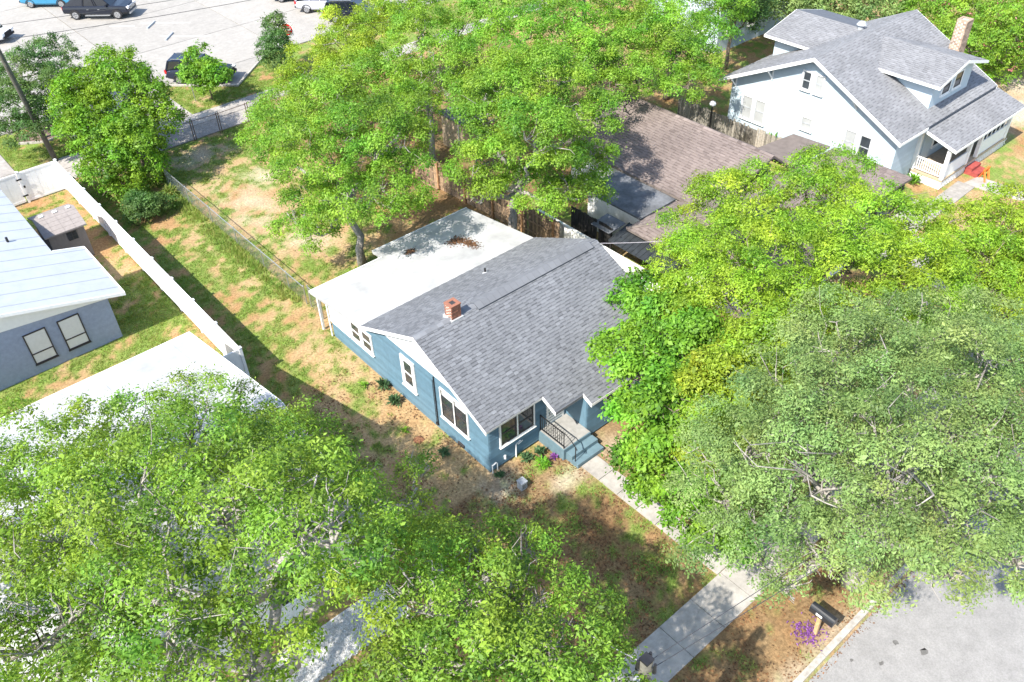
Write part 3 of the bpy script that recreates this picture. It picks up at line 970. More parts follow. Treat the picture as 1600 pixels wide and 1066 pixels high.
    wr = MB().slab([(X0 - 0.03, 8.13, zq(8.13)), (X1, 8.13, zq(8.13)), (X1, 13.45, zq(13.45)), (3.75, 13.45, zq(13.45)), (3.75, 12.55, zq(12.55)), (X0 - 0.03, 12.55, zq(12.55))], 0.13).build('rear_roof', 'white_roof', h)
    for xx in (1.0, 2.2, 3.4, 4.6, 5.8, 7.0, 8.2):
        MB().box(xx, 8.3, 0, xx + 0.001, 8.301, 0.001) if False else None
    dr = MB()
    dr.bar((X0 - 0.05, 12.57, zq(12.55) - 0.02), (3.74, 12.57, zq(12.55) - 0.02), 0.03, 0.12)
    dr.build('drip_edge', 'white_paint', wr)
    MB().bar((3.76, 13.47, zq(13.45) - 0.02), (X1, 13.47, zq(13.45) - 0.02), 0.03, 0.12).build('drip_edge', 'white_paint', wr)
    for (px, py) in ((-0.12, 12.3), (3.95, 13.2), (9.4, 13.2)):
        MB().box(px - 0.05, py - 0.05, 0.0, px + 0.05, py + 0.05, zq(py) - 0.13).build('porch_post', 'white_paint', h)
    MB().tube([(-0.1, 11.55, 0.05), (-0.1, 11.55, 2.0)], 0.04, 8).build('downspout', 'white_paint', h)
    # windows of the west wall
    west = dict(right=(0, -1, 0), out=(-1, 0, 0))
    window(h, (-0.02, 5.64, 1.02), w=0.98, h=1.66, cols=1, tw=0.17, glass='glass', sash='white_paint', depth=0.055, **west)
    window(h, (-0.02, 2.93, 1.04), w=1.78, h=1.60, cols=2, tw=0.07, glass='glass', depth=0.055, blind=0.22, **west)
    for i in range(4):
        window(h, (-0.02, 11.46 - i * 0.9, 1.08), w=0.88, h=1.12, cols=1, tw=0.08, glass='glass_pale' if i < 2 else 'glass', sash='white_paint', depth=0.05, blind=(0.8 if i < 2 else 0.0), **west)
    # front windows
    fr = dict(right=(1, 0, 0), out=(0, -1, 0))
    window(h, (0.50, -0.045, 1.10), w=1.82, h=1.36, cols=2, tw=0.07, sb=0.06, depth=0.06, **fr)
    window(h, (5.1, -1.22, 1.25), w=1.6, h=0.75, cols=2, tw=0.08, depth=0.06, **fr)
    window(h, (7.2, -1.22, 1.05), w=1.7, h=1.10, cols=2, tw=0.08, depth=0.06, **fr)
    # door
    dm = MB().box(2.98, -0.075, 0.6, 3.06, -0.005, 2.50).box(3.86, -0.075, 0.6, 3.94, -0.005, 2.50).box(3.061, -0.074, 2.42, 3.859, -0.006, 2.50).build('door_frame', 'white_paint', h)
    do = MB().box(3.065, -0.05, 0.62, 3.855, -0.008, 2.415).build('door', 'white_paint', h)
    MB().box(3.2, -0.056, 1.5, 3.72, -0.051, 2.25).build('pane', 'glass', do)
    MB().box(3.12, -0.10, 1.12, 3.16, -0.051, 1.22).build('handle', 'steel', do)
    # stoop and steps
    st = MB().box(2.56, -1.52, -0.1, 4.069, -0.04, 0.60).build('stoop', 'step_paint', h)
    MB().box(2.60, -1.48, 0.601, 4.06, -0.08, 0.612).build('deck', 'porch_floor', st)
    MB().box(2.70, -1.86, -0.1, 4.14, -1.521, 0.40).build('step', 'step_paint', st)
    MB().box(2.70, -2.20, -0.1, 4.14, -1.861, 0.20).build('step', 'step_paint', st)
    # wrought iron rail
    rl = MB().bar((2.63, -0.06, 1.46), (2.63, -1.46, 1.46), 0.045, 0.03).bar((2.63, -0.06, 0.72), (2.63, -1.46, 0.72), 0.03, 0.03).build('railing', 'iron', h)
    for i in range(12):
        y = -0.08 - i * 0.1245
        MB().bar((2.63, y, 0.60 if i in (0, 11) else 0.735), (2.63, y, 1.445), 0.03 if i in (0, 11) else 0.016).build('baluster', 'iron', rl)
    sc = MB()
    for cy_ in (-0.45, -0.95):
        for cz in (0.95, 1.22):
            sc.tube([(2.63, cy_ + (0.04 + 0.012 * t) * math.cos(t), cz + (0.04 + 0.012 * t) * math.sin(t)) for t in np.linspace(0, 7.5, 20)], 0.010, 4)
    stuff(sc.build('scrollwork', 'iron', rl))
    MB().tube([(2.66, -1.46, 1.46), (2.70, -1.75, 1.28), (2.74, -2.0, 1.02), (2.76, -2.06, 0.92), (2.76, -2.00, 0.86), (2.76, -1.94, 0.92)], 0.02, 6).build('handrail', 'iron', rl)
    MB().bar((2.76, -1.98, 0.20), (2.76, -1.98, 1.03), 0.03).build('newel', 'iron', rl)
    # chimney through the ridge
    ch = brick_stack(roof, 1.72, 4.06, 0.46, 0.46, 4.45, 5.24, 'brick')
    MB().slab([(1.42, 3.76, RZ - 0.02), (2.02, 3.76, RZ - 0.02), (2.02, 4.36, RZ + 0.02), (1.42, 4.36, RZ + 0.02)], 0.16).build('flashing', 'flashing', ch)
    MB().box(1.62, 3.96, 5.25, 1.82, 4.16, 5.28).build('flue', 'dark_frame', ch)
    # plumbing vent
    y_ = 6.85
    MB().tube([(5.6, y_, zr(y_) - 0.05), (5.6, y_, zr(y_) + 0.26)], 0.045, 8).build('vent_pipe', 'iron', roof)
    MB().tube([(5.6, y_, zr(y_) + 0.005), (5.6, y_ + 0.02, zr(y_) + 0.06)], [0.16, 0.06], 10).build('vent_boot', 'flashing', roof)
    # conduits on the walls
    MB().tube([(-0.05, 3.30, 0.30), (-0.05, 3.30, 2.93)], 0.022, 6).build('conduit', 'iron', h)
    MB().tube([(-0.05, 3.40, 0.30), (-0.05, 3.40, 2.70)], 0.012, 6).build('conduit', 'iron', h)
    MB().box(-0.10, 3.27, 0.22, -0.03, 3.40, 0.34).build('junction_box', 'iron', h)
    MB().box(-0.085, -0.03 + 1.6, 0.16, -0.02, 1.95, 0.30).build('crawl_vent', 'dark_frame', h)
    MB().tube([(1.30, -0.08, 0.0), (1.30, -0.08, 0.72), (1.55, -0.08, 0.80)], 0.03, 6).build('pipe', 'pvc', h)
    MB().tube([(1.42, -0.08, 0.66), (1.66, -0.08, 0.72)], 0.022, 6).build('pipe', 'pvc', h)
    MB().tube([(0.72, -0.08, 0.50), (0.72, -0.09, 0.34)], 0.05, 8).build('spigot_cover', 'pvc', h)
    MB().tube([(0.05, -0.10, 0.0), (0.05, -0.10, 0.42), (0.26, -0.10, 0.46)], 0.03, 6).build('pipe', 'pvc', h)
    MB().tube([(0.30, -0.10, 0.0), (0.30, -0.10, 0.40)], 0.026, 6).build('pipe', 'pvc', h)
    return zq
ZQ = blue_house()

# leaf debris lying on the white rear roof
def debris(label, cx, cy, rx, ry, n):
    X = cx + RNG.normal(0, rx, n)
    Y = cy + RNG.normal(0, ry, n)
    Z = ZQ(Y) + 0.012 + RNG.uniform(0, 0.03, n)
    flecks('leaf_pile', label, 'leaf litter', 'litter', X, Y, Z, 0.04, RNG.random(n) * 0.5, 0.4)
debris('brown pile of wet leaves in the middle of the white roof', 7.1, 10.9, 0.24, 0.17, 420)
debris('brown pile of leaves just behind the middle one on white roof', 7.35, 10.2, 0.16, 0.30, 380)
debris('small dark leaf pile near the back edge of white roof', 4.95, 11.9, 0.13, 0.13, 200)

# ================================================================ NEIGHBOURS ON THE LEFT
def rear_cottage():
    h = thing('rear_cottage', 'grey stucco cottage with ribbed white metal roof behind the white fence', 'house', (-10, 24, 0))
    RX, RZ, EX, EZ = -13.6, 4.45, -6.9, 2.62
    SL = (RZ - EZ) / (EX - RX)
    zr = lambda x: EZ + SL * (EX - abs(x - RX) - RX) if False else RZ - SL * abs(x - RX)
    mb = MB()
    mb.push([(-7.55, 18.45, -0.1), (-19.6, 18.45, -0.1), (-19.6, 18.45, zr(-19.6) - 0.12), (RX, 18.45, RZ - 0.12), (-7.55, 18.45, zr(-7.55) - 0.12)], (0, 0.15, 0))
    mb.box(-7.70, 18.601, -0.1, -7.55, 22.4, zr(-7.55) - 0.13)
    mb.box(-9.05, 22.401, -0.1, -7.701, 22.55, zr(-9.0) - 0.36)
    mb.box(-9.05, 22.551, -0.1, -8.9, 31.8, zr(-9.0) - 0.13)
    mb.box(-19.6, 31.65, -0.1, -9.051, 31.8, zr(-19.6) - 0.13)
    mb.build('wall', 'stucco_grey', h)
    # white gable board above the stucco
    MB().push([(-7.62, 18.40, 2.30), (-7.45, 18.40, zr(-7.45) - 0.11), (RX, 18.40, RZ - 0.11), (RX, 18.40, 2.95), (-12.13, 18.40, 2.80)], (0, 0.045, 0)).build('gable_panel', 'white_paint', h)
    rf = MB()
    rf.slab([(EX, 17.85, EZ), (EX, 22.9, EZ), (-8.3, 22.9, zr(-8.3)), (-8.3, 32.2, zr(-8.3)), (RX, 32.2, RZ), (RX, 17.85, RZ)], 0.09)
    rf.slab([(RX - 0.001, 17.85, RZ), (RX - 0.001, 32.2, RZ), (-20.2, 32.2, zr(-20.2)), (-20.2, 17.85, zr(-20.2))], 0.09)
    r = rf.build('roof', 'metal_roof', h)
    y = 18.45
    while y < 32:
        x0 = EX if y < 22.8 else -8.3
        MB().bar((x0 + 0.005, y, zr(x0) + 0.010), (RX, y, RZ + 0.010), 0.035, 0.024).build('seam', 'metal_roof', r)
        y += 1.05
    MB().bar((EX + 0.02, 17.84, EZ - 0.04), (EX + 0.02, 22.9, EZ - 0.04), 0.05, 0.15).build('fascia', 'white_paint', r)
    MB().push([(EX + 0.04, 17.80, EZ - 0.15), (EX + 0.04, 17.80, EZ + 0.01), (RX, 17.80, RZ + 0.01), (RX, 17.80, RZ - 0.15)], (0, 0.045, 0)).build('rake_board', 'white_paint', r)
    MB().bar((EX + 0.0, 22.93, EZ - 0.03), (-8.3, 22.93, zr(-8.3) - 0.03), 0.05, 0.15).build('rake_board', 'white_paint', r)
    MB().tube([(-9.7, 24.6, zr(-9.7) - 0.05), (-9.7, 24.6, zr(-9.7) + 0.26)], 0.06, 8).build('vent_pipe', 'iron', r)
    fr = dict(right=(1, 0, 0), out=(0, -1, 0))
    for x in (-11.42, -9.93):
        window(h, (x, 18.45, 0.52), w=0.98, h=1.66, cols=1, trim='dark_frame', sash='dark_frame', glass='blind', tw=0.03, depth=0.05, sb=0.022, split=0.33, **fr)
    window(h, (-14.4, 18.45, 0.52), w=0.98, h=1.66, cols=1, trim='dark_frame', sash='dark_frame', glass='blind', tw=0.03, depth=0.05, sb=0.022, split=0.33, **fr)
rear_cottage()

def front_neighbour():
    h = thing('white_roofed_house', 'house with broad white roof half hidden under the big oak', 'house', (-12, 5, 0))
    RY, RZ = 4.2, 4.75
    zb = lambda y: RZ - 0.243 * (y - RY)
    zf = lambda y: RZ - 0.30 * (RY - y)
    X1 = -5.92
    mb = MB()
    mb.push([(-6.4, -0.6, -0.1), (-6.4, 12.5, -0.1), (-6.4, 12.5, zb(12.5) - 0.14), (-6.4, RY, RZ - 0.14), (-6.4, -0.6, zf(-0.6) - 0.14)], (-0.15, 0, 0))
    mb.box(-22, 12.35, -0.1, -6.551, 12.5, zb(12.5) - 0.15)
    mb.box(-22, -0.6, -0.1, -6.551, -0.45, zf(-0.6) - 0.15)
    mb.build('wall', 'stucco_white', h)
    rf = MB()
    rf.slab([(X1, RY, RZ), (X1, 13.05, zb(13.05)), (-24, 13.05, zb(13.05)), (-24, RY, RZ)], 0.12)
    rf.slab([(X1, -1.1, zf(-1.1)), (X1, RY - 0.001, RZ), (-24, RY - 0.001, RZ), (-24, -1.1, zf(-1.1))], 0.12)
    r = rf.build('roof', 'white_roof', h)
    x = -6.9
    while x > -20:
        MB().bar((x, 13.0, zb(13.0) + 0.004), (x, RY, RZ + 0.004), 0.05, 0.016).build('seam', 'white_roof', r)
        MB().bar((x, -1.05, zf(-1.05) + 0.004), (x, RY, RZ + 0.004), 0.05, 0.016).build('seam', 'white_roof', r)
        x -= 3.1
    MB().push([(X1 - 0.01, -1.12, zf(-1.12) - 0.15), (X1 - 0.01, RY, RZ - 0.15), (X1 - 0.01, 13.07, zb(13.07) - 0.15), (X1 - 0.01, 13.07, zb(13.07) + 0.015), (X1 - 0.01, RY, RZ + 0.015), (X1 - 0.01, -1.12, zf(-1.12) + 0.015)], (0.03, 0, 0)).build('rake_board', 'white_paint', r)
    MB().bar((X1, 13.07, zb(13.07) - 0.05), (-24, 13.07, zb(13.07) - 0.05), 0.03, 0.15).build('fascia', 'white_paint', r)
    for y in (9.0, 4.5, 1.2):
        window(h, (-6.4, y, 1.0), right=(0, 1, 0), out=(1, 0, 0), w=1.1, h=1.3, cols=1, tw=0.08)
    for x in (-9.5, -13.0, -16.5):
        window(h, (x, -0.6, 1.0), right=(1, 0, 0), out=(0, -1, 0), w=1.4, h=1.3, cols=2, tw=0.08)
front_neighbour()

def vinyl_fence():
    FX, FH = -4.55, 1.92
    f = thing('vinyl_fence', 'tall solid white vinyl fence running between the yards', 'fence', (FX, 23, 0))
    pts = list(np.linspace(34.7, 11.4, 11))
    def post(x, y):
        p = MB().box(x - 0.065, y - 0.065, -0.05, x + 0.065, y + 0.065, FH + 0.05).build('post', 'vinyl', f)
        c = MB().add([(x - 0.08, y - 0.08, FH + 0.05), (x + 0.08, y - 0.08, FH + 0.05), (x + 0.08, y + 0.08, FH + 0.05), (x - 0.08, y + 0.08, FH + 0.05), (x - 0.08, y - 0.08, FH + 0.075), (x + 0.08, y - 0.08, FH + 0.075), (x + 0.08, y + 0.08, FH + 0.075), (x - 0.08, y + 0.08, FH + 0.075), (x, y, FH + 0.13)],
            [(0, 3, 2, 1), (0, 1, 5, 4), (1, 2, 6, 5), (2, 3, 7, 6), (3, 0, 4, 7), (4, 5, 8), (5, 6, 8), (6, 7, 8), (7, 4, 8)])
        c.build('cap', 'vinyl', p)
    def panel(a_, b_, nm='panel', lo=0.06):
        A, Bq = Vector((*a_, 0)), Vector((*b_, 0))
        L = (Bq - A).length
        d = (Bq - A).normalized()
        s = Vector((-d.y, d.x, 0))
        M = Matrix(((d.x, s.x, 0, A.x), (d.y, s.y, 0, A.y), (0, 0, 1, 0), (0, 0, 0, 1)))
        e = 0.07
        n = max(3, int((L - 2 * e) / 0.28))
        o = MB(M).box(e, -0.024, lo + 0.001, L - e, 0.024, lo + 0.14).build(nm, 'vinyl', f)
        MB(M).box(e, -0.026, FH - 0.12, L - e, 0.026, FH).build('rail', 'vinyl', o)
        w = (L - 2 * e) / n
        for i in range(n):
            t = 0.012 if i % 2 else 0.015
            MB(M).box(e + i * w + 0.004, -t, lo + 0.14, e + (i + 1) * w - 0.004, t, FH - 0.12).build('board', 'vinyl', o)
        MB(M).box(e, -0.006, lo + 0.14, L - e, 0.006, FH - 0.12).build('backing', 'vinyl', o)
        return o
    for y in pts:
        post(FX, y)
    for a_, b_ in zip(pts[:-1], pts[1:]):
        panel((FX, a_), (FX, b_))
    for x in (-6.75, -9.0):
        post(x, 34.7)
    panel((FX, 34.7), (-6.75, 34.7))
    g = panel((-6.82, 34.66), (-8.9, 34.62), 'gate', 0.1)
    for z in (0.45, 1.5):
        MB().box(-6.95, 34.58, z, -6.66, 34.61, z + 0.09).build('hinge', 'iron', g)
    MB().box(-6.72, 34.56, 0.98, -6.62, 34.60, 1.12).build('latch', 'iron', g)
    panel((-9.0, 34.7), (-12.5, 34.7))
    panel((FX, 11.4), (-6.3, 11.4))
    post(-6.3, 11.4)
vinyl_fence()

def shed():
    s = thing('garden_shed', 'brown resin garden shed with gabled roof and small window', 'shed', (-6.85, 27.5, 0))
    MB().box(-7.75, 26.42, 0.0, -5.92, 28.75, 1.95).push([(-5.93, 26.43, 1.95), (-5.93, 28.74, 1.95), (-5.93, 27.6, 2.36)], (-1.81, 0, 0)).build('wall', 'shed_wall', s)
    g = MB()
    x = -7.7
    while x < -5.95:
        g.box(x, 26.408, 0.05, x + 0.10, 26.419, 1.92)
        x += 0.14
    stuff(g.build('cladding', 'shed_wall', s))
    r = MB().slab([(-7.95, 26.2, 1.98), (-5.78, 26.2, 1.98), (-5.78, 27.6, 2.50), (-7.95, 27.6, 2.50)], 0.06).slab([(-7.95, 27.601, 2.50), (-5.78, 27.601, 2.50), (-5.78, 29.0, 1.98), (-7.95, 29.0, 1.98)], 0.06).build('roof', 'shed_roof', s)
    k = 0
    for i in range(5):
        z0, z1 = 1.985 + i * 0.104, 1.985 + (i + 1) * 0.104
        y0, y1 = 26.2 + i * 0.28, 26.2 + (i + 1) * 0.28
        for j in range(4):
            x0 = -7.95 + j * 0.5425
            MB().slab([(x0 + 0.005, y0, z0 + 0.014), (x0 + 0.537, y0, z0 + 0.014), (x0 + 0.537, y1, z1 + 0.004), (x0 + 0.005, y1, z1 + 0.004)], 0.012).build('shingle', 'shed_roof', r)
    for x in (-7.6, -6.9, -6.2):
        MB().box(x, 27.5, 2.505, x + 0.22, 27.7, 2.54).build('ridge_clip', 'vinyl', r)
    w = MB().box(-6.85, 26.375, 1.28, -6.35, 26.407, 1.75).build('window', 'dark_frame', s)
    for x in (-6.83, -6.59):
        for z in (1.30, 1.53):
            MB().box(x, 26.366, z, x + 0.21, 26.374, z + 0.20).build('pane', 'glass', w)
shed()
sb = thing('storage_box', 'low white lidded box between cottage and shed', 'box', (-7.7, 25.4, 0))
MB().box(-8.1, 25.1, 0.0, -7.2, 25.6, 0.75).build('body', 'white_paint', sb)
MB().box(-8.14, 25.06, 0.755, -7.16, 25.64, 0.81).build('lid', 'vinyl', sb)
MB().box(-7.5, 25.2, 0.815, -7.3, 25.4, 0.93).build('top_case', 'sign_red', sb)

# chain link fences
def chain_link(name, label, pts, H, m, gates=(), rail=True, group=None):
    f = thing(name, label, 'fence', (pts[0][0], pts[0][1], 0), group)
    wire = MB()
    for (a_, b_) in zip(pts[:-1], pts[1:]):
        A, Bq = Vector((*a_, 0)), Vector((*b_, 0))
        L = (Bq - A).length
        d = (Bq - A) / L
        if rail:
            MB().tube([tuple(A + Vector((0, 0, H))), tuple(Bq + Vector((0, 0, H)))], 0.021, 6).build('top_rail', m, f)
        k = -H
        while k < L:
            for sg in (1, -1):
                s0, s1 = (k, k + H) if sg > 0 else (k + H, k)
                z0, z1 = 0.04, H
                # clip to the panel
                t0, t1 = 0.0, 1.0
                ds = s1 - s0
                lo, hi = sorted(((0 - s0) / ds, (L - s0) / ds))
                t0, t1 = max(t0, lo), min(t1, hi)
                if t1 - t0 < 0.02:
                    continue
                p = A + d * (s0 + ds * t0) + Vector((0, 0, z0 + (z1 - z0) * t0))
                q_ = A + d * (s0 + ds * t1) + Vector((0, 0, z0 + (z1 - z0) * t1))
                off = Vector((-d.y, d.x, 0)) * 0.004 * sg
                wire.tube([tuple(p + off), tuple(q_ + off)], 0.0028, 3, False)
            k += 0.085
    stuff(wire.build('mesh', m, f))
    for p in pts:
        po = MB().tube([(p[0], p[1], -0.05), (p[0], p[1], H + 0.06)], 0.03, 8).build('post', m, f)
        MB().tube([(p[0], p[1], H + 0.06), (p[0], p[1], H + 0.10)], [0.036, 0.012], 8).build('cap', m, po)
    return f
ys = [30.9, 27.9, 24.9, 21.9, 18.9, 16.3, 14.6]
chain_link('chain_link_fence', 'low silver chain link fence beside the blue house side yard', [(0.25 + 0.01 * i, y) for i, y in enumerate(ys)] , 1.05, 'steel')
gp = chain_link('chain_link_gate', 'silver chain link gate closing gap beside rear white roof', [(0.36, 14.25), (0.30, 13.0)], 1.25, 'steel')
chain_link('chain_link_fence', 'rust brown chain link fence with gates along the rear alley', [(-0.6, 35.25), (1.6, 35.22), (4.0, 35.18), (4.14, 35.17), (5.78, 35.05), (5.92, 35.04), (7.9, 35.1), (8.05, 35.1), (10.5, 35.2)], 1.35, 'rusty_steel')

# wooden fence between blue and brown houses
def wood_fence():
    f = thing('wood_fence', 'weathered wooden picket fence with posts behind the white rear roof', 'fence', (12.0, 17, 0))
    me = {}
    for t in range(5):
        for hh in range(3):
            H = 1.78 + hh * 0.03
            me[(t, hh)] = MB().add([(-0.065, -0.01, 0.02), (0.065, -0.01, 0.02), (0.065, 0.01, 0.02), (-0.065, 0.01, 0.02), (-0.065, -0.01, H - 0.04), (0.065, -0.01, H - 0.04), (0.065, 0.01, H - 0.04), (-0.065, 0.01, H - 0.04), (-0.035, -0.01, H), (0.035, -0.01, H), (0.035, 0.01, H), (-0.035, 0.01, H)],
                [(0, 1, 5, 4), (1, 2, 6, 5), (2, 3, 7, 6), (3, 0, 4, 7), (4, 5, 9, 8), (5, 6, 10, 9), (6, 7, 11, 10), (7, 4, 8, 11), (8, 9, 10, 11)], t / 4).mesh('picket', 'fence_wood')
    A, Bq = Vector((11.65, 23.6, 0)), Vector((12.65, 9.4, 0))
    d = (Bq - A).normalized()
    L = (Bq - A).length
    s = Vector((d.y, -d.x, 0))
    ang = math.atan2(d.y, d.x)
    x = 0.1
    while x < L:
        if random.random() > 0.03:
            o = bpy.data.objects.new('picket', me[(random.randrange(5), random.randrange(3))])
            COL.objects.link(o)
            p = A + d * x
            o.rotation_euler = (random.uniform(-0.015, 0.015), random.uniform(-0.012, 0.012), ang)
            o.parent = f
            o.location = p - f.location
        x += 0.142
    x = 0.0
    out = Vector((-1, -0.07, 0)).normalized()
    while x < L + 0.1:
        p = A + d * x + out * 0.075
        MB().box(p.x - 0.05, p.y - 0.05, -0.05, p.x + 0.05, p.y + 0.05, 1.80).build('post', 'post_wood', f)
        x += 2.3
    for z in (0.35, 1.0, 1.55):
        a_, b_ = A + out * 0.035 + Vector((0, 0, z)), Bq + out * 0.035 + Vector((0, 0, z))
        MB().bar(tuple(a_), tuple(b_), 0.04, 0.09).build('rail', 'fence_wood', f)
    MB().bar((11.55, 20.9, 0.12), (11.75, 18.9, 0.14), 0.09, 0.05).build('kick_board', 'fence_wood', f)
wood_fence()

def grey_fence():
    f = thing('wood_fence', 'grey picket fence beside the white house behind brown roof', 'fence', (29.4, 11, 0))
    me = [MB().box(-0.07, -0.01, 0, 0.07, 0.01, 1.25 + 0.05 * i, i / 3).mesh('picket', 'grey_wood') for i in range(4)]
    y = 15.6
    while y > 5.5:
        o = bpy.data.objects.new('picket', random.choice(me))
        COL.objects.link(o)
        o.parent = f
        o.location = (29.35 - 29.4, y - 11, 0)
        o.rotation_euler = (0, random.uniform(-0.02, 0.02), math.pi / 2)
        y -= 0.15
    for z in (0.3, 1.0):
        MB().bar((29.38, 15.6, z), (29.38, 5.5, z), 0.04, 0.09).build('rail', 'grey_wood', f)
grey_fence()
lp = thing('yard_lamp', 'slim black post lamp with white globe by grey fence', 'lamp', (28.9, 12.6, 0))
MB().tube([(28.9, 12.6, 0), (28.9, 12.6, 1.9)], 0.05, 8).build('pole', 'iron', lp)
MB().tube([(28.9, 12.6, 1.90), (28.9, 12.6, 1.98), (28.9, 12.6, 2.10), (28.9, 12.6, 2.20), (28.9, 12.6, 2.24)], [0.06, 0.19, 0.22, 0.15, 0.03], 10).build('globe', 'vinyl', lp, True)

# ================================================================ BROWN ROOFED HOUSE
def brown_house():
    h = thing('brown_roofed_house', 'low house with brown shingle roof behind the wooden fence', 'house', (20, 6, 0))
    w = MB()
    w.box(18.3, 5.0, -0.1, 24.5, 14.4, 2.45)
    w.box(14.9, -1.6, -0.1, 22.6, 4.999, 2.15)
    w.box(15.5, 5.0, -0.1, 18.299, 10.2, 2.2)
    w.build('wall', 'stucco_white', h)
    RX, RZ, EZ = 22.8, 4.0, 2.50
    d = MB()
    Y0, Y1 = 3.9, 15.0
    d.slab([(18.0, Y0, EZ), (RX, Y0, RZ), (RX, Y1, RZ), (18.0, Y1, EZ)], 0.12)
    d.slab([(RX + 0.001, Y0, RZ), (24.9, Y0, EZ), (24.9, Y1, EZ), (RX + 0.001, Y1, RZ)], 0.12)
    # front wing, hipped
    wz = 2.25
    A, Bq, C_, D = (14.2, -2.2, wz), (23.2, -2.2, wz), (23.2, 6.2, wz), (14.2, 6.2, wz)
    r1, r2 = (18.2, 2.0, 3.55), (22.9, 2.0, 3.55)
    d.slab([A, r1, D], 0.1)
    d.slab([D, r1, r2, C_], 0.1)
    d.slab([A, Bq, r2, r1], 0.1)
    rf = d.build('roof', 'roof_felt_brown', h)
    sl = (RZ - EZ) / (RX - 18.0)
    c = 1 / math.sqrt(1 + sl * sl)
    ws = (3.55 - wz) / 4.0
    wc = 1 / math.sqrt(1 + ws * ws)
    ns = (3.55 - wz) / 4.2
    nc = 1 / math.sqrt(1 + ns * ns)
    fields = [((18.0, Y1, EZ + 0.004), (0, -1, 0), (c, 0, sl * c), 4.8 / c, lambda s_: (0, Y1 - Y0)),
              ((14.2, 6.2, wz + 0.004), (0, -1, 0), (wc, 0, ws * wc), 4.0 / wc, lambda s_: (4.2 * s_ * wc / 4.0, 8.4 - 4.2 * s_ * wc / 4.0)),
              ((23.2, 6.2, wz + 0.004), (-1, 0, 0), (0, -nc, ns * nc), 4.2 / nc, lambda s_: (0.3 * s_ * nc / 4.2, 9.0 - 4.0 * s_ * nc / 4.2)),
              ((14.2, -2.2, wz + 0.004), (1, 0, 0), (0, nc, ns * nc), 4.2 / nc, lambda s_: (4.0 * s_ * nc / 4.2, 9.0 - 0.3 * s_ * nc / 4.2))]
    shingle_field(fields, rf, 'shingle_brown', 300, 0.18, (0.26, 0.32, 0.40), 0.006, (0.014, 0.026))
    cap = MB()
    y = Y0
    while y < Y1 - 0.1:
        for sg in (-1, 1):
            cap.add([(RX, y, RZ + 0.045), (RX, y + 0.3, RZ + 0.04), (RX + sg * 0.17, y + 0.3, RZ - 0.17 * sl + 0.035), (RX + sg * 0.17, y, RZ - 0.17 * sl + 0.04)], [(0, 1, 2, 3)], random.random())
        y += 0.29
    stuff(cap.build('ridge_cap', 'shingle_brown', rf))
    cp = MB()
    for a_, b_ in (((14.2, 6.2, wz), r1), ((14.2, -2.2, wz), r1)):
        cp.tube([(a_[0], a_[1], a_[2] + 0.0), (b_[0], b_[1], b_[2] + 0.0)], 0.09, 6)
    cp.build('hip_cap', 'roof_felt_brown', rf)
    # bluish flat roof over the side room and the carport
    MB().slab([(15.3, 6.25, 2.32), (17.98, 6.25, 2.38), (17.98, 10.4, 2.38), (15.3, 10.4, 2.32)], 0.1).build('side_roof', 'flat_roof_grey', h)
    cpz = lambda x: 2.30 + 0.03 * (28.9 - x)
    co = MB().slab([(23.25, -0.9, cpz(23.25)), (28.9, -0.9, cpz(28.9)), (28.9, 3.88, cpz(28.9)), (23.25, 3.88, cpz(23.25))], 0.12).build('carport_roof', 'roof_felt_brown', h)
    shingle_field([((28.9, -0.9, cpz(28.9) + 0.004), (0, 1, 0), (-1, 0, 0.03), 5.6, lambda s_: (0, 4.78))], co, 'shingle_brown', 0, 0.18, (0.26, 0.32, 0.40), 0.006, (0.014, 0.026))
    MB().slab([(24.95, 3.9, 2.66), (28.4, 3.9, 2.56), (28.2, 6.2, 2.56), (25.2, 6.5, 2.64)], 0.1).build('breezeway_roof', 'roof_felt_brown', h)
    for x, y in ((28.6, -0.6), (26.2, -0.6), (28.6, 3.4)):
        MB().box(x - 0.1, y - 0.1, 0, x + 0.1, y + 0.1, cpz(x) - 0.13).build('carport_post', 'dark_wood', h)
    # dark ribbed awning and dark board screen on the west side
    aw = MB().slab([(13.35, 2.6, 1.72), (14.88, 2.6, 2.10), (14.88, 6.6, 2.10), (13.35, 6.6, 1.72)], 0.04).build('awning', 'dark_metal', h)
    y = 2.7
    while y < 6.6:
        MB().bar((13.35, y, 1.735), (14.88, y, 2.115), 0.04, 0.03).build('rib', 'dark_metal', aw)
        y += 0.3
    for y in (2.7, 6.5):
        MB().bar((13.45, y, 0), (13.45, y, 1.7), 0.08).build('awning_post', 'dark_wood', h)
    y = 6.75
    while y < 9.6:
        MB().box(13.75, y, 0, 13.79, y + 0.17, 2.2 + random.uniform(-0.04, 0.04)).build('screen_board', 'dark_wood', h)
        y += 0.19 if random.random() > 0.1 else 0.32
    MB().slab([(13.5, 6.7, 2.02), (14.7, 6.7, 2.12), (14.7, 8.0, 2.12), (13.5, 8.0, 2.02)], 0.04).build('lean_to_sheet', 'flat_roof_grey', h)
    window(h, (14.9, 1.6, 0.9), right=(0, -1, 0), out=(-1, 0, 0), w=1.2, h=1.1, tw=0.08)
    MB().tube([(15.6, 10.2, 2.3), (15.6, 10.2, 2.75), (15.2, 10.0, 2.75)], 0.03, 6).build('vent_pipe', 'steel', h)
brown_house()
gw = MB().box(13.05, 1.6, -0.05, 13.2, 11.6, 1.42).build('garden_wall', 'stucco_white')
tag(gw, 'low white masonry wall behind the blue house ridge', 'wall')
ws_ = thing('garden_shed', 'small shaded yellow shed among the trees behind wooden fence', 'shed', (16.4, 22, 0))
MB().box(15.6, 21.2, 0, 17.6, 23.4, 2.1).build('wall', 'porch_wood', ws_)
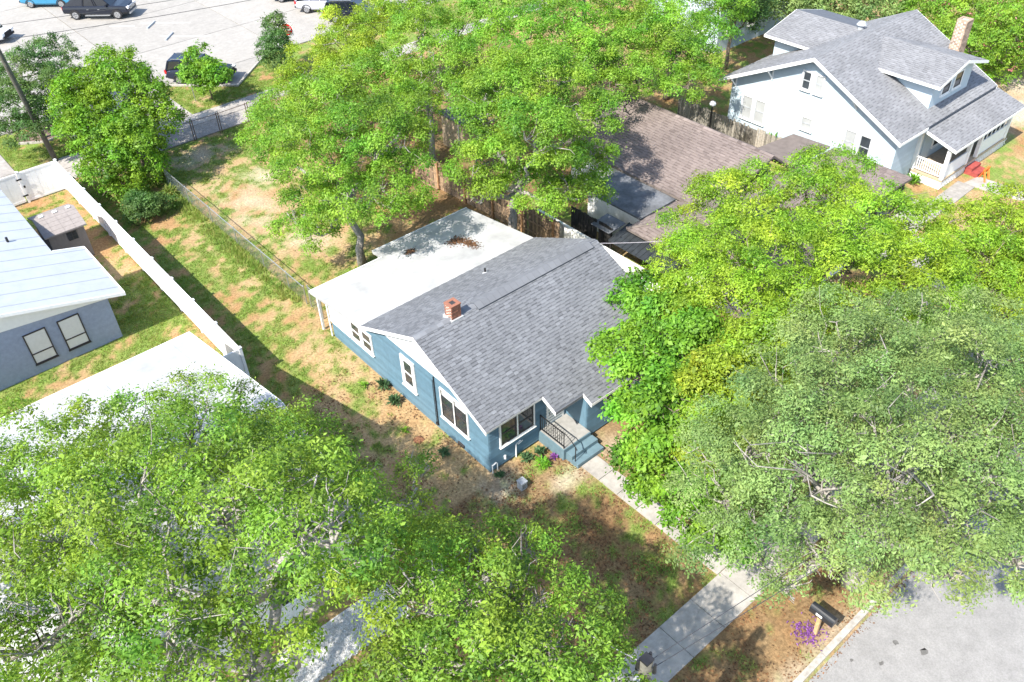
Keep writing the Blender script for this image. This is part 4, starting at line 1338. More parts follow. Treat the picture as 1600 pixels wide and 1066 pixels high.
MB().slab([(15.4, 21.0, 2.25), (17.8, 21.0, 2.12), (17.8, 23.6, 2.12), (15.4, 23.6, 2.25)], 0.08).build('roof', 'flat_roof_grey', ws_)
MB().box(15.57, 21.7, 0.1, 15.599, 22.5, 1.95).build('door', 'porch_wood', ws_)
MB().box(15.565, 21.62, 0.05, 15.60, 21.69, 2.0).build('door_jamb', 'white_paint', ws_)

# ================================================================ WHITE HOUSE
def white_house():
    h = thing('white_house', 'pale clapboard house with grey gabled roof, dormers and corner porch', 'house', (35, 6, 0))
    RY, RZ, SL = 6.75, 6.45, 0.495
    zr = lambda y: RZ - SL * abs(y - RY)
    X0, X1, Y0, Y1 = 29.75, 40.7, 0.62, 12.95
    WX, WX1, WY0, WY1 = 30.4, 40.1, 1.05, 12.4
    mb = MB()
    mb.push([(WX, WY0, 0), (WX, WY1, 0), (WX, WY1, zr(WY1) - 0.15), (WX, RY, RZ - 0.15), (WX, WY0, zr(WY0) - 0.15)], (0.15, 0, 0))
    mb.push([(WX1, WY0, 0), (WX1, WY1, 0), (WX1, WY1, zr(WY1) - 0.15), (WX1, RY, RZ - 0.15), (WX1, WY0, zr(WY0) - 0.15)], (-0.15, 0, 0))
    mb.box(WX + 0.151, WY0, 0, WX1 - 0.151, WY0 + 0.15, zr(WY0) - 0.16)
    mb.box(WX + 0.151, WY1 - 0.15, 0, WX1 - 0.151, WY1, zr(WY1) - 0.16)
    mb.build('wall', 'siding_white', h)
    s = MB()
    def under(z):
        zz = z + 0.17
        lo, hi = 0, WY1 - WY0
        if zz > zr(WY0):
            lo = RY - (RZ - zz) / SL - WY0
        if zz > zr(WY1):
            hi = RY + (RZ - zz) / SL - WY0
        return [(lo, hi)]
    lap_siding(s, (WX, WY0), (0, 1, 0), (-1, 0, 0), WY1 - WY0, 0.35, RZ - 0.2, 0.16, under, 0.014)
    lap_siding(s, (WX, WY0), (1, 0, 0), (0, -1, 0), 2.4, 0.35, zr(WY0) - 0.17, 0.16, None, 0.022)
    stuff(s.build('siding', 'siding_white', h))
    d = MB()
    d.slab([(X0, Y0, zr(Y0)), (X1, Y0, zr(Y0)), (X1, RY, RZ), (X0, RY, RZ)], 0.12)
    d.slab([(X0, RY + 0.001, RZ), (X1, RY + 0.001, RZ), (X1, Y1, zr(Y1)), (X0, Y1, zr(Y1))], 0.12)
    rf = d.build('roof', 'roof_felt', h)
    c = 1 / math.sqrt(1 + SL * SL)
    # porch roof
    pz = lambda y: 2.62 + 0.30 * (y + 1.25)
    PX0, PX1 = 32.7, 41.0
    pr = MB().slab([(PX0, -1.25, pz(-1.25)), (PX1, -1.25, pz(-1.25)), (PX1, 2.2, pz(2.2)), (PX0, 2.2, pz(2.2))], 0.12).build('porch_roof', 'roof_felt', h)
    pc = 1 / math.sqrt(1.09)
    # dormers
    def dormer(xw0, xw1, yf, ze, zt, ov, back=False):
        xm = (xw0 + xw1) / 2
        sg = 1 if back else -1
        yend = RY + (RZ - zt) / SL * (1 if back else -1)
        ye = RY + (RZ - ze) / SL * (1 if back else -1)
        yo = yf + sg * ov
        w = MB()
        zbm = zr(yf) - 0.1
        w.push([(xw0, yf, zbm), (xw1, yf, zbm), (xw1, yf, ze - 0.05), (xm, yf, zt - 0.14), (xw0, yf, ze - 0.05)], (0, -sg * 0.12, 0))
        for x_, dx in ((xw0, 0.12), (xw1, -0.12)):
            w.push([(x_, yf - sg * 0.121, zr(yf) - 0.1), (x_, yf - sg * 0.121, ze - 0.06), (x_, ye, ze - 0.06)], (dx, 0, 0))
        dm = w.build('dormer', 'siding_white', h)
        e = 0.55
        sl = (zt - ze) / (xm - xw0 + e)
        r = MB()
        for sx in (-1, 1):
            xe = xm + sx * (xm - xw0 + e)
            r.slab([(xm + sx * 0.001, yo, zt), (xe, yo, ze), (xe, ye, ze), (xm + sx * 0.001, yend, zt)], 0.1)
        dr = r.build('dormer_roof', 'roof_felt', dm)
        dc = 1 / math.sqrt(1 + sl * sl)
        xe = xm - (xm - xw0 + e)
        Lr = abs(yend - yo)
        Le = abs(ye - yo)
        W = xm - xe
        if not back:
            fl = [((xe, yo, ze + 0.004), (0, -1, 0), (dc, 0, sl * dc), W / dc, lambda s_: (-(Le + (Lr - Le) * s_ * dc / W), 0))]
            fl2 = [((2 * xm - xe, yo, ze + 0.004), (0, 1, 0), (-dc, 0, sl * dc), W / dc, lambda s_: (0, Le + (Lr - Le) * s_ * dc / W))]
        else:
            fl = [((xe, yo, ze + 0.004), (0, -1, 0), (dc, 0, sl * dc), W / dc, lambda s_: (0, Le + (Lr - Le) * s_ * dc / W))]
            fl2 = []
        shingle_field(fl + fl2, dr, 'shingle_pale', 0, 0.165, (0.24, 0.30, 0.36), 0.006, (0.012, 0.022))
        MB().bar((xe - 0.015, yo, ze - 0.05), (xe - 0.015, ye, ze - 0.05), 0.03, 0.16).build('fascia', 'white_paint', dr)
        for sx in (-1, 1):
            xe2 = xm + sx * (xm - xw0 + e)
            MB().push([(xm, yo, zt - 0.16), (xe2, yo, ze - 0.14), (xe2, yo, ze + 0.01), (xm, yo, zt + 0.01)], (0, sg * 0.03, 0)).build('rake_board', 'white_paint', dr)
        return dm
    d1 = dormer(33.9, 38.3, 1.45, 5.42, 6.2, 0.55)
    for x in (34.9, 36.2):
        window(d1, (x, 1.45, 4.25), right=(1, 0, 0), out=(0, -1, 0), w=1.0, h=1.05, tw=0.09)
    d2 = dormer(34.55, 39.9, 12.5, 5.0, 5.8, 0.5, True)
    fields = [((X0, Y0, zr(Y0) + 0.004), (1, 0, 0), (0, c, SL * c), (RY - Y0) / c, lambda s_: (0, X1 - X0)),
              ((X1, Y1, zr(Y1) + 0.004), (-1, 0, 0), (0, -c, SL * c), (Y1 - RY) / c, lambda s_: (0, X1 - X0)),
              ((PX0, -1.25, pz(-1.25) + 0.004), (1, 0, 0), (0, pc, 0.3 * pc), 3.42 / pc, lambda s_: (0, PX1 - PX0))]
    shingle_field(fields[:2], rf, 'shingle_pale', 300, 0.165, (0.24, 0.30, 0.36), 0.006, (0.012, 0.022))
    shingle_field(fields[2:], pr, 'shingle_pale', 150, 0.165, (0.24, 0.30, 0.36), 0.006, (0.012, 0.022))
    for sx, nm in ((X0 - 0.02, 1), (X1 - 0.01, 2)):
        MB().push([(sx, Y0 - 0.02, zr(Y0) - 0.20), (sx, RY, RZ - 0.20), (sx, Y1 + 0.02, zr(Y1) - 0.20), (sx, Y1 + 0.02, zr(Y1) + 0.01), (sx, RY, RZ + 0.015), (sx, Y0 - 0.02, zr(Y0) + 0.01)], (0.03, 0, 0)).build('rake_board', 'white_paint', rf)
    MB().box(X0, Y0 - 0.045, zr(Y0) - 0.17, PX0 - 0.02, Y0 - 0.005, zr(Y0) - 0.01).build('fascia', 'white_paint', rf)
    MB().box(PX0, -1.29, pz(-1.25) - 0.15, PX1, -1.255, pz(-1.25) - 0.01).build('fascia', 'white_paint', pr)
    MB().push([(PX0 - 0.03, -1.29, pz(-1.25) - 0.16), (PX0 - 0.03, 0.95, pz(0.95) - 0.16), (PX0 - 0.03, 0.95, pz(0.95) + 0.012), (PX0 - 0.03, -1.29, pz(-1.25) + 0.012)], (0.028, 0, 0)).build('rake_board', 'white_paint', pr)
    # eave brackets under the gable
    for y in (9.6, 12.1, 3.9):
        zt = zr(y) - 0.2
        b_ = MB().bar((WX, y, zt), (X0 + 0.05, y, zt), 0.09).bar((WX - 0.02, y, zt - 0.65), (X0 + 0.1, y, zt - 0.08), 0.07).bar((WX - 0.04, y, zt - 0.7), (WX - 0.04, y, zt - 0.06), 0.08)
        b_.build('bracket', 'white_paint', h)
    west = dict(right=(0, -1, 0), out=(-1, 0, 0))
    for (y, z, w_, hh, gl) in ((11.45, 1.12, 0.85, 1.55, 'glass_pale'), (10.5, 1.12, 0.85, 1.55, 'glass_pale'), (7.15, 1.85, 0.82, 0.85, 'glass_pale'), (4.22, 1.42, 0.8, 1.48, 'glass_pale'), (3.27, 1.42, 0.8, 1.48, 'glass'), (7.62, 4.20, 0.66, 1.18, 'glass'), (6.75, 4.20, 0.62, 1.18, 'glass_pale')):
        window(h, (WX - 0.012, y, z), w=w_, h=hh, tw=0.07, sb=0.05, glass=gl, sash='cap_grey', depth=0.08, **west)  # grey sashes put the recess shadow along the frame edges into colour
    # porch
    p = MB().box(32.85, -0.95, 0.50, 40.6, 1.03, 0.62).build('porch_floor', 'porch_wood', h)
    MB().box(32.9, -0.90, -0.05, 40.5, 1.0, 0.499).build('porch_base', 'white_paint', h)
    la = MB()
    for i in range(30):
        x = 32.9 + i * 0.26
        la.bar((x, -0.925, 0.03), (x + 0.4, -0.925, 0.46), 0.02, 0.03)
        la.bar((x + 0.4, -0.945, 0.03), (x, -0.945, 0.46), 0.02, 0.03)
    for i in range(8):
        y = -0.88 + i * 0.24
        la.bar((32.87, y, 0.03), (32.87, y + 0.4, 0.46), 0.02, 0.03)
    stuff(la.build('lattice', 'white_paint', h))
    for x, y in ((32.95, -0.85), (35.6, -0.85), (36.9, -0.85), (40.4, -0.85), (32.95, 0.95)):
        MB().box(x - 0.1, y - 0.1, 0.62, x + 0.1, y + 0.1, pz(y) - 0.13).build('porch_post', 'white_paint', h)
    rl = MB().bar((32.95, -0.75, 1.45), (32.95, 0.85, 1.45), 0.08, 0.06).bar((32.95, -0.75, 0.74), (32.95, 0.85, 0.74), 0.06, 0.05).build('railing', 'white_paint', h)
    for i in range(12):
        MB().bar((32.95, -0.68 + i * 0.13, 0.77), (32.95, -0.68 + i * 0.13, 1.42), 0.05).build('baluster', 'white_paint', rl)
    MB().box(33.06, -0.87, 0.62, 35.49, -0.80, 1.45).build('half_wall', 'white_paint', h)
    MB().box(37.01, -0.87, 0.62, 40.29, -0.80, 1.5).box(37.01, -0.869, 2.05, 40.29, -0.801, 2.55).build('screen_wall', 'white_paint', h)
    for i in range(6):
        MB().box(37.15 + i * 0.53, -0.86, 1.52, 37.2 + i * 0.53, -0.81, 2.04).build('screen_mullion', 'white_paint', h)
    MB().box(37.02, -0.70, 1.4, 40.28, -0.68, 2.1).build('screen_glass', 'glass', h)
    MB().box(33.7, 1.0, 0.62, 34.6, 1.049, 2.6).build('door', 'siding_white', h)
    window(h, (34.9, 1.05, 1.2), right=(1, 0, 0), out=(0, -1, 0), w=1.2, h=1.2, tw=0.09)
    st = MB().box(35.7, -1.35, -0.05, 36.8, -0.951, 0.42).build('porch_steps', 'red_step', h)
    MB().box(35.7, -1.75, -0.05, 36.8, -1.351, 0.22).build('step', 'red_step', st)
    brick_stack(rf, 40.35, 3.5, 0.8, 0.65, 3.9, 6.75, 'old_brick', True, 'chimney', 0.3, 0.11)
    MB().tube([(37.2, 8.3, zr(8.3) - 0.1), (37.2, 8.3, zr(8.3) + 0.35)], 0.2, 10).tube([(37.2, 8.3, zr(8.3) + 0.35), (37.2, 8.3, zr(8.3) + 0.52)], [0.32, 0.2], 10).build('roof_ventilator', 'cap_grey', rf)
white_house()
sw = thing('sawhorse', 'bright orange folding stand beside the red porch steps', 'stand', (35.9, -2.05, 0))
for dx in (-0.22, 0.22):
    MB().bar((35.9 + dx, -2.05, 0.62), (35.72 + dx * 1.1, -2.32, 0.05), 0.10, 0.05).build('leg', 'orange_plastic', sw)
    MB().bar((35.9 + dx, -2.05, 0.62), (36.05 + dx * 1.1, -1.82, 0.05), 0.10, 0.05).build('leg', 'orange_plastic', sw)
MB().bar((35.6, -2.05, 0.66), (36.2, -2.05, 0.66), 0.12, 0.1).build('beam', 'orange_plastic', sw)
bh = thing('far_house', 'pale house corner among dark trees behind the white house', 'house', (43.5, 24, 0))
MB().box(39.5, 20.6, 0, 50, 28, 4.2).build('wall', 'siding_white', bh)
MB().slab([(39.1, 20.2, 4.3), (50.4, 20.2, 4.3), (50.4, 24.3, 6.0), (39.1, 24.3, 6.0)], 0.15).slab([(39.1, 24.301, 6.0), (50.4, 24.301, 6.0), (50.4, 28.4, 4.3), (39.1, 28.4, 4.3)], 0.15).build('roof', 'roof_felt', bh)
for y in (22.0, 25.0):
    window(bh, (39.5, y + 1.0, 1.2), right=(0, -1, 0), out=(-1, 0, 0), w=1.0, h=1.5, tw=0.1)
for x in (40.5, 43.0):
    window(bh, (x, 20.6, 1.2), right=(1, 0, 0), out=(0, -1, 0), w=1.0, h=1.5, tw=0.1)

# ================================================================ TREES
BLOBS = {
 'T1': [(-13.5,2.9,7.0,2.2),(-11.1,3.9,6.6,1.5),(-9.6,2.9,6.6,1.7),(-7.6,2.9,5.6,1.2),(-7.1,0.8,5.8,1.3),(-8.5,-0.7,7.0,1.3),(-6.5,-0.8,4.8,1.1),(-7.4,-4.7,7.5,0.9),(-14.8,-0.2,8.0,2.2),(-12.3,-1.3,9.0,2.2),(-10.7,-3.0,9.5,2.2),(-10.0,-6.1,11.2,1.5),(-8.7,-6.9,9.6,0.5),(-9.6,-7.0,11.2,1.0),(-14.7,-3.1,8.5,2.2),(-12.6,-4.4,9.5,2.1),(-11.3,-5.2,9.0,1.6),(-15.9,-3.9,8.0,2.1),(-13.7,-5.8,9.0,2.1),(-12.4,-6.8,8.5,1.5),(-15.6,3.3,7.0,2.0),(-16.5,-1.5,8.0,2.0),(-5.1,-2.4,4.3,0.7),(-4.2,-1.4,4.3,0.6)],
 'T2': [(-7.1,-8.0,7.8,1.2),(-8.3,-8.5,9.0,1.0),(-6.1,-8.6,7.4,1.0),(-6.0,-9.8,7.2,1.1),(-8.4,-9.6,8.4,1.4),(-7.4,-10.4,7.8,1.3),(-9.1,-9.0,7.8,1.0),(-6.4,-10.8,7.2,0.8),(-10.0,-9.3,7.4,1.0),(-4.5,-7.4,6.6,0.5),(-6.0,-7.1,7.5,0.5),(-7.3,-8.6,8.5,0.9),(-6.8,-5.6,6.6,0.5),(-9.4,-10.2,8.0,1.5),(-7.7,-11.7,7.6,1.4)],
 'T3': [(7.5,-9.4,8.0,1.8),(9.5,-10.6,8.0,1.6),(10.2,-12.5,8.0,1.9),(4.8,-9.5,8.0,1.8),(4.9,-11.7,9.0,2.2),(6.2,-13.3,9.0,2.2),(7.9,-14.8,8.5,2.2),(2.3,-9.4,7.0,1.6),(1.7,-11.7,9.0,2.2),(2.2,-13.6,9.5,2.2),(3.7,-14.9,9.0,2.2),(5.2,-16.3,8.5,2.0),(0.6,-10.2,6.5,1.4),(0.7,-11.9,7.5,1.4),(1.6,-13.5,8.0,1.6),(2.8,-14.7,8.0,1.5),(3.7,-16.0,8.0,1.5),(0.1,-11.7,6.5,0.8),(0.0,-12.5,6.0,0.5),(1.0,-13.0,7.0,0.8),(2.5,-15.4,7.5,0.6),(4.1,-17.1,8.0,1.5)],
 'T4': [(13.9,1.4,5.0,1.5),(15.0,-0.0,6.0,1.8),(16.7,-2.0,6.5,1.9),(16.3,-5.0,6.5,1.9),(17.9,-6.8,6.0,1.8),(10.6,-1.5,5.5,1.9),(10.9,-4.1,7.0,2.2),(12.1,-6.4,7.0,2.2),(14.0,-8.3,6.5,2.0),(18.0,-9.0,5.5,1.6),(10.5,-0.8,4.5,1.2),(8.9,-3.9,5.5,1.9),(9.6,-6.3,6.5,2.0),(12.1,-7.6,6.5,2.0),(15.8,2.0,5.0,0.9),(20.9,-0.8,5.5,1.1)],
 'T5': [(4.8,-2.0,4.4,0.8),(7.7,-1.7,4.5,1.4),(4.9,-3.7,4.5,1.2),(6.4,-4.3,5.0,1.5),(3.9,-4.7,3.5,1.1),(4.3,-5.7,4.5,1.6),(3.3,-5.9,3.0,1.3),(3.3,-7.3,2.5,1.1),(6.0,-2.2,4.5,0.9),(3.4,-4.8,2.2,0.8),(4.1,-7.2,3.5,1.3),(2.8,-8.2,1.4,0.5),(3.3,-9.0,1.3,0.5),(8.8,0.5,4.0,1.0),(3.8,-7.9,2.0,0.8)],
 'T5b': [(5.6,-6.4,6.2,1.2),(7.1,-6.2,6.2,1.1),(4.8,-6.8,5.4,1.2),(6.1,-7.4,6.0,1.1),(4.1,-7.3,4.6,1.0)],
 'T6': [(22.5,-7.7,5.0,1.7),(20.9,-10.1,5.0,2.0),(19.4,-8.7,5.0,1.5),(17.3,-10.8,5.0,1.7),(26.5,-7.1,4.0,1.2),(16.5,-12.1,5.0,1.5)],
 'T7a': [(4.0,21.7,5.0,1.6),(6.9,21.7,6.0,1.8),(3.3,15.6,6.5,2.0),(5.5,14.7,7.0,2.0),(6.4,13.8,6.0,1.4),(2.7,13.2,5.5,1.7),(4.2,12.1,5.5,1.5),(2.3,16.3,4.5,1.3),(6.0,24.5,5.0,1.5),(1.7,14.4,3.8,0.9),(8.9,17.3,6.5,1.6),(1.3,15.9,3.8,0.8),(5.2,12.4,5.0,0.9)],
 'T7b': [(11.1,13.1,7.0,1.5),(11.7,11.8,8.4,1.7),(14.0,11.4,8.4,1.6),(13.9,9.2,7.4,1.4),(9.0,10.9,6.0,1.4),(9.4,7.7,8.2,1.7),(12.3,7.8,6.0,1.3),(10.1,9.4,5.0,1.2),(11.3,7.4,5.0,1.2),(14.4,17.6,7.0,1.6),(12.9,7.3,4.4,0.7),(8.4,10.5,4.5,0.8)],
 'T7c': [(12.4,18.1,6.0,1.0),(10.2,21.8,5.5,1.2),(19.6,31.0,5.5,1.6),(11.6,22.4,6.0,1.8),(13.6,20.1,6.5,1.9),(16.4,25.9,6.0,1.8),(19.1,24.7,6.0,1.8),(11.1,18.9,6.5,1.2)],
 'T7d': [(13.7,30.5,5.5,1.7),(10.9,29.2,5.0,1.5),(16.4,30.9,5.5,1.6),(8.9,28.7,4.5,1.2),(11.1,25.8,5.5,1.5),(8.9,26.1,4.5,1.2),(19.5,33.2,5.0,1.5)],
 'T7e': [(17.5,17.5,6.5,1.6),(19.1,16.0,6.5,1.5),(22.3,16.7,6.5,1.5),(19.6,20.4,7.0,1.9),(21.5,18.5,7.0,1.9),(24.7,23.1,7.0,1.9),(21.3,24.9,7.0,1.8),(25.8,20.8,6.5,1.7)],
 'T7f': [(20.9,15.2,6.0,1.5),(22.3,14.5,6.0,1.6),(22.5,12.8,5.5,1.4),(25.8,13.7,6.0,1.6),(23.9,10.8,5.5,1.2),(25.9,16.4,6.0,1.6),(26.9,12.1,5.0,1.1),(20.3,13.1,5.5,1.0)],
 'T7g': [(27.6,13.7,5.5,1.4),(27.0,15.3,6.0,1.5),(30.6,18.0,6.0,1.9),(32.4,16.2,6.0,1.7),(30.1,20.2,6.0,1.6),(29.7,14.5,5.5,1.3),(36.1,17.6,6.0,1.6),(28.2,20.7,5.5,1.4)],
 'T8': [(-1.0,38.0,4.2,1.4),(1.0,35.4,5.2,1.5),(1.3,33.6,4.5,1.4),(1.2,32.3,3.5,1.3),(-1.6,36.7,4.0,1.6),(-1.9,34.4,3.0,1.8),(-0.8,31.7,3.0,1.8),(-2.4,32.0,1.8,1.5),(-0.7,30.9,2.0,1.3),(-2.2,30.7,1.0,1.1),(0.7,36.8,5.6,1.1)],
 'T9': [(-2.8,44.5,4.0,1.5),(-0.5,45.3,4.0,1.6),(-3.9,40.4,3.5,1.7),(-2.2,40.1,3.5,1.5),(-5.5,39.9,2.5,1.5),(-3.9,39.0,2.5,1.4),(-0.8,42.9,3.5,1.2),(-4.5,43.6,3.5,1.5)],
 'T10': [(14.1,41.3,3.2,0.8),(13.4,40.5,2.4,1.1),(13.0,39.7,1.8,1.1),(14.2,41.1,4.0,0.5)],
 'T11': [(7.5,40.9,3.0,0.6),(7.7,39.9,2.4,0.9),(8.0,38.8,2.2,0.8),(6.8,40.0,2.2,0.8),(7.1,39.1,1.6,0.7),(8.3,41.8,3.2,0.4)],
 'T12': [(-2.3,28.0,0.6,0.9),(-1.5,28.0,0.6,0.7),(-2.4,28.7,0.7,0.7)],
 'TP1': [(51.3,9.3,3.0,2.0),(52.0,6.8,3.0,2.2),(48.2,5.7,2.5,2.0),(49.7,3.9,3.0,2.2),(49.6,3.8,1.5,1.5),(51.9,11.6,3.0,1.6),(54.5,4.3,3.0,2.0)],
 'TH': [(43.6,18.9,3.5,1.8),(45.4,17.2,3.0,1.7),(47.6,16.0,3.0,1.8),(48.9,14.1,3.0,1.6),(52.4,14.1,3.0,1.6),(49.2,15.5,1.5,1.0)],
 'TD': [(37.5,18.1,6.0,1.5),(38.9,17.8,4.0,1.2)],
 'TS': [(51.0,20.2,1.0,0.1)],
}

def leaf_cloud(blobs, n_leaf, L, seed, bough=0.70, inner=0.15, lowz=-0.45, aspect=0.42, ragged=0.34, gap=0.34, rough=0.42, sprig=9, space=1.5, tight=0.11, shell=0.70):
    """crown > boughs spread over its lobes > sprigs on the lit side of each bough > leaves radiating in each sprig"""
    rg = np.random.default_rng(seed)
    B = np.array(blobs, float)
    w = B[:, 3] ** 2
    m = int(w.sum() * 4 * np.pi * 0.7 / (bough * bough) * 9) + 400
    k = rg.choice(len(B), m, p=w / w.sum())
    z = rg.uniform(lowz, 1, m)
    a = rg.uniform(0, 2 * np.pi, m)
    s = np.sqrt(np.maximum(0, 1 - z * z))
    d = np.stack([s * np.cos(a), s * np.sin(a), z], 1)
    fac = np.where(rg.random(m) < inner, rg.uniform(0.30, 0.65, m), shell + ragged * rg.random(m) ** 1.4)
    c = B[k, :3] + d * (B[k, 3] * fac)[:, None] * np.array([1, 1, 0.85])
    dd = np.linalg.norm((c[:, None, :] - B[None, :, :3]) / np.array([1, 1, 0.85]), axis=2) / B[None, :, 3]
    dd[np.arange(m), k] = 9
    ok = dd.min(1) > 0.62
    nn = fbm(c[:, 0] + c[:, 2] * 0.7, c[:, 1] - c[:, 2] * 0.5, 1.0, seed % 50, 2)
    ok &= nn > rg.uniform(gap - 0.10, gap + 0.05, m)
    c, d = c[ok], d[ok]
    rbs = bough * rg.uniform(0.5, 1.4, len(c))
    keep = []
    kc = np.zeros((0, 3))
    kr = np.zeros(0)
    for i in range(len(c)):
        if len(keep):
            dist = np.linalg.norm(kc - c[i], axis=1)
            if (dist < (kr + rbs[i]) * 0.5 * space).any():
                continue
        keep.append(i)
        kc = np.vstack([kc, c[i]])
        kr = np.append(kr, rbs[i])
    C, D, rb = c[keep], d[keep], rbs[keep]
    nb = len(C)
    pr = rb ** 2 / (rb ** 2).sum()
    ns = max(nb, n_leaf // sprig)
    bi = rg.choice(nb, ns, p=pr)
    ax0 = D * 0.6 + np.array([0, 0, 0.8])
    ax0 /= np.linalg.norm(ax0, axis=1, keepdims=True)
    dr = rg.normal(0, 1, (ns, 3))
    dr /= np.linalg.norm(dr, axis=1, keepdims=True)
    dr = dr + ax0[bi] * 0.95
    dr /= np.linalg.norm(dr, axis=1, keepdims=True)
    rad = rb[bi] * (0.40 + 0.65 * rg.random(ns) ** 0.5)
    sp = rg.random(ns) < 0.07
    rad = np.where(sp, rad * rg.uniform(1.05, 1.5, ns), rad)
    S = C[bi] + dr * rad[:, None] * np.array([1.0, 1.0, 0.68])
    sn = dr * 0.8 + np.array([0, 0, 0.35]) + rg.normal(0, 0.25, (ns, 3))
    si = rg.integers(0, ns, n_leaf)
    n = n_leaf
    off = rg.normal(0, 1, (n, 3)) * tight * rg.uniform(0.6, 1.5, ns)[si][:, None]
    off[:, 2] *= 0.75
    P = S[si] + off
    P[:, 2] = np.maximum(P[:, 2], 0.06)
    nrm = sn[si] + rg.normal(0, rough, (n, 3))
    nrm /= np.linalg.norm(nrm, axis=1, keepdims=True)
    ax = off / (np.linalg.norm(off, axis=1, keepdims=True) + 1e-6) + rg.normal(0, 0.45, (n, 3))
    ax -= nrm * (ax * nrm).sum(1, keepdims=True)
    ax /= np.linalg.norm(ax, axis=1, keepdims=True)
    bx = np.cross(nrm, ax)
    ln = (L * np.exp(rg.normal(-0.03, 0.28, n)))[:, None]
    wd = ln * aspect * rg.uniform(0.8, 1.25, (n, 1))
    V = np.stack([P - ax * ln * 0.5, P + bx * wd * 0.5 + ax * ln * 0.05, P + ax * ln * 0.5 - nrm * ln * 0.14, P - bx * wd * 0.5 + ax * ln * 0.05], 1).reshape(-1, 3)
    tone = np.clip(0.48 + rg.normal(0, 0.14, nb)[bi][si] + rg.normal(0, 0.14, ns)[si] + rg.normal(0, 0.12, n), 0, 1)
    return V, tone, C, D

def wander(a, b, n, amp, rg):
    a, b = np.array(a, float), np.array(b, float)
    pts = [a + (b - a) * t for t in np.linspace(0, 1, n)]
    L = np.linalg.norm(b - a)
    for i in range(1, n - 1):
        pts[i] = pts[i] + rg.normal(0, amp * L, 3)
    return [tuple(p) for p in pts]

def tree(key, name, label, cat, base, leaf, bark, n_leaf, L, r0, seed=1, fork=None, group=None, twig=5, twig_out=0.95, accents=(), **kw):
    blobs = BLOBS[key]
    rg = np.random.default_rng(seed + 1000)
    t = thing(name, label, cat, (base[0], base[1], 0), group)
    B = np.array(blobs)
    cz = (B[:, 2] * B[:, 3]).sum() / B[:, 3].sum()
    cx = (B[:, 0] * B[:, 3]).sum() / B[:, 3].sum()
    cy = (B[:, 1] * B[:, 3]).sum() / B[:, 3].sum()
    if fork is None:
        fork = (base[0] * 0.75 + cx * 0.25, base[1] * 0.75 + cy * 0.25, max(0.5, cz * 0.45))
    tp = wander((base[0], base[1], -0.1), fork, 5, 0.03, rg)
    top = (fork[0] * 0.6 + cx * 0.4, fork[1] * 0.6 + cy * 0.4, fork[2] * 0.4 + cz * 0.6)
    tp += wander(fork, top, 4, 0.05, rg)[1:]
    rad = [r0 * 1.35, r0 * 1.05, r0 * 0.95, r0 * 0.9, r0 * 0.85, r0 * 0.65, r0 * 0.5, r0 * 0.35]
    MB().tube(tp, rad[:len(tp)], 9).build('trunk', bark, t, True)
    br = MB()
    # limbs grow from lobe to lobe, thinning outwards
    nodes = [(np.array(fork, float), 0.0, 0)]
    for (bx, by, bz, brr) in sorted(blobs, key=lambda q: (q[0] - fork[0]) ** 2 + (q[1] - fork[1]) ** 2 + (q[2] - fork[2]) ** 2):
        ctr = np.array((bx, by, bz - brr * 0.3))
        j = min(range(len(nodes)), key=lambda i: np.linalg.norm(nodes[i][0] - ctr) + 0.45 * nodes[i][1])
        pp, pl_, dep = nodes[j]
        dist = float(np.linalg.norm(ctr - pp))
        ra = max(0.035, r0 * 0.62 * 0.66 ** dep)
        rb_ = max(0.028, r0 * 0.62 * 0.66 ** (dep + 1))
        br.tube(wander(pp, ctr, 6, 0.06, rg), list(np.linspace(ra, rb_, 6)), 6, False)
        nodes.append((ctr, pl_ + dist, dep + 1))
        for k in range(twig):
            z = rg.uniform(-0.1, 0.95)
            a = rg.uniform(0, 6.28)
            s_ = math.sqrt(1 - z * z)
            to = twig_out * rg.uniform(0.7, 1.08)
            tip = (bx + s_ * math.cos(a) * brr * to, by + s_ * math.sin(a) * brr * to, bz + z * brr * 0.85 * to)
            p2 = wander(ctr, tip, 5, 0.10, rg)
            br.tube(p2, list(np.linspace(min(rb_, 0.07), 0.010, 5)), 5, False)
            for m_ in (p2[2], p2[3]):
                tip2 = tuple(np.array(tip) + rg.normal(0, 0.28 * brr, 3))
                br.tube(wander(m_, tip2, 4, 0.12, rg), [0.026, 0.02, 0.013, 0.006], 4, False)
    bo = stuff(br.build('branches', bark, t, True))
    V, tone, C, D = leaf_cloud(blobs, n_leaf, L, seed, **kw)
    o = bpy.data.objects.new('crown', numpy_mesh('crown', V, 4, tone, leaf))
    COL.objects.link(o)
    attach(o, t)
    for (m, frac, nm) in accents:
        k = rg.random(len(C)) < frac
        if k.any():
            cc = C[k]
            n = 22
            P = np.repeat(cc, n, 0) + rg.normal(0, 0.16, (len(cc) * n, 3))
            u = rg.normal(0, 1, P.shape)
            u /= np.linalg.norm(u, axis=1, keepdims=True)
            v = np.cross(u, rg.normal(0, 1, P.shape))
            v /= np.linalg.norm(v, axis=1, keepdims=True)
            VV = np.stack([P - u * L * 0.5, P + v * L * 0.3, P + u * L * 0.5, P - v * L * 0.3], 1).reshape(-1, 3)
            oo = bpy.data.objects.new(nm, numpy_mesh(nm, VV, 4, rg.random(len(P)), m))
            COL.objects.link(oo)
            attach(oo, t)
    return t

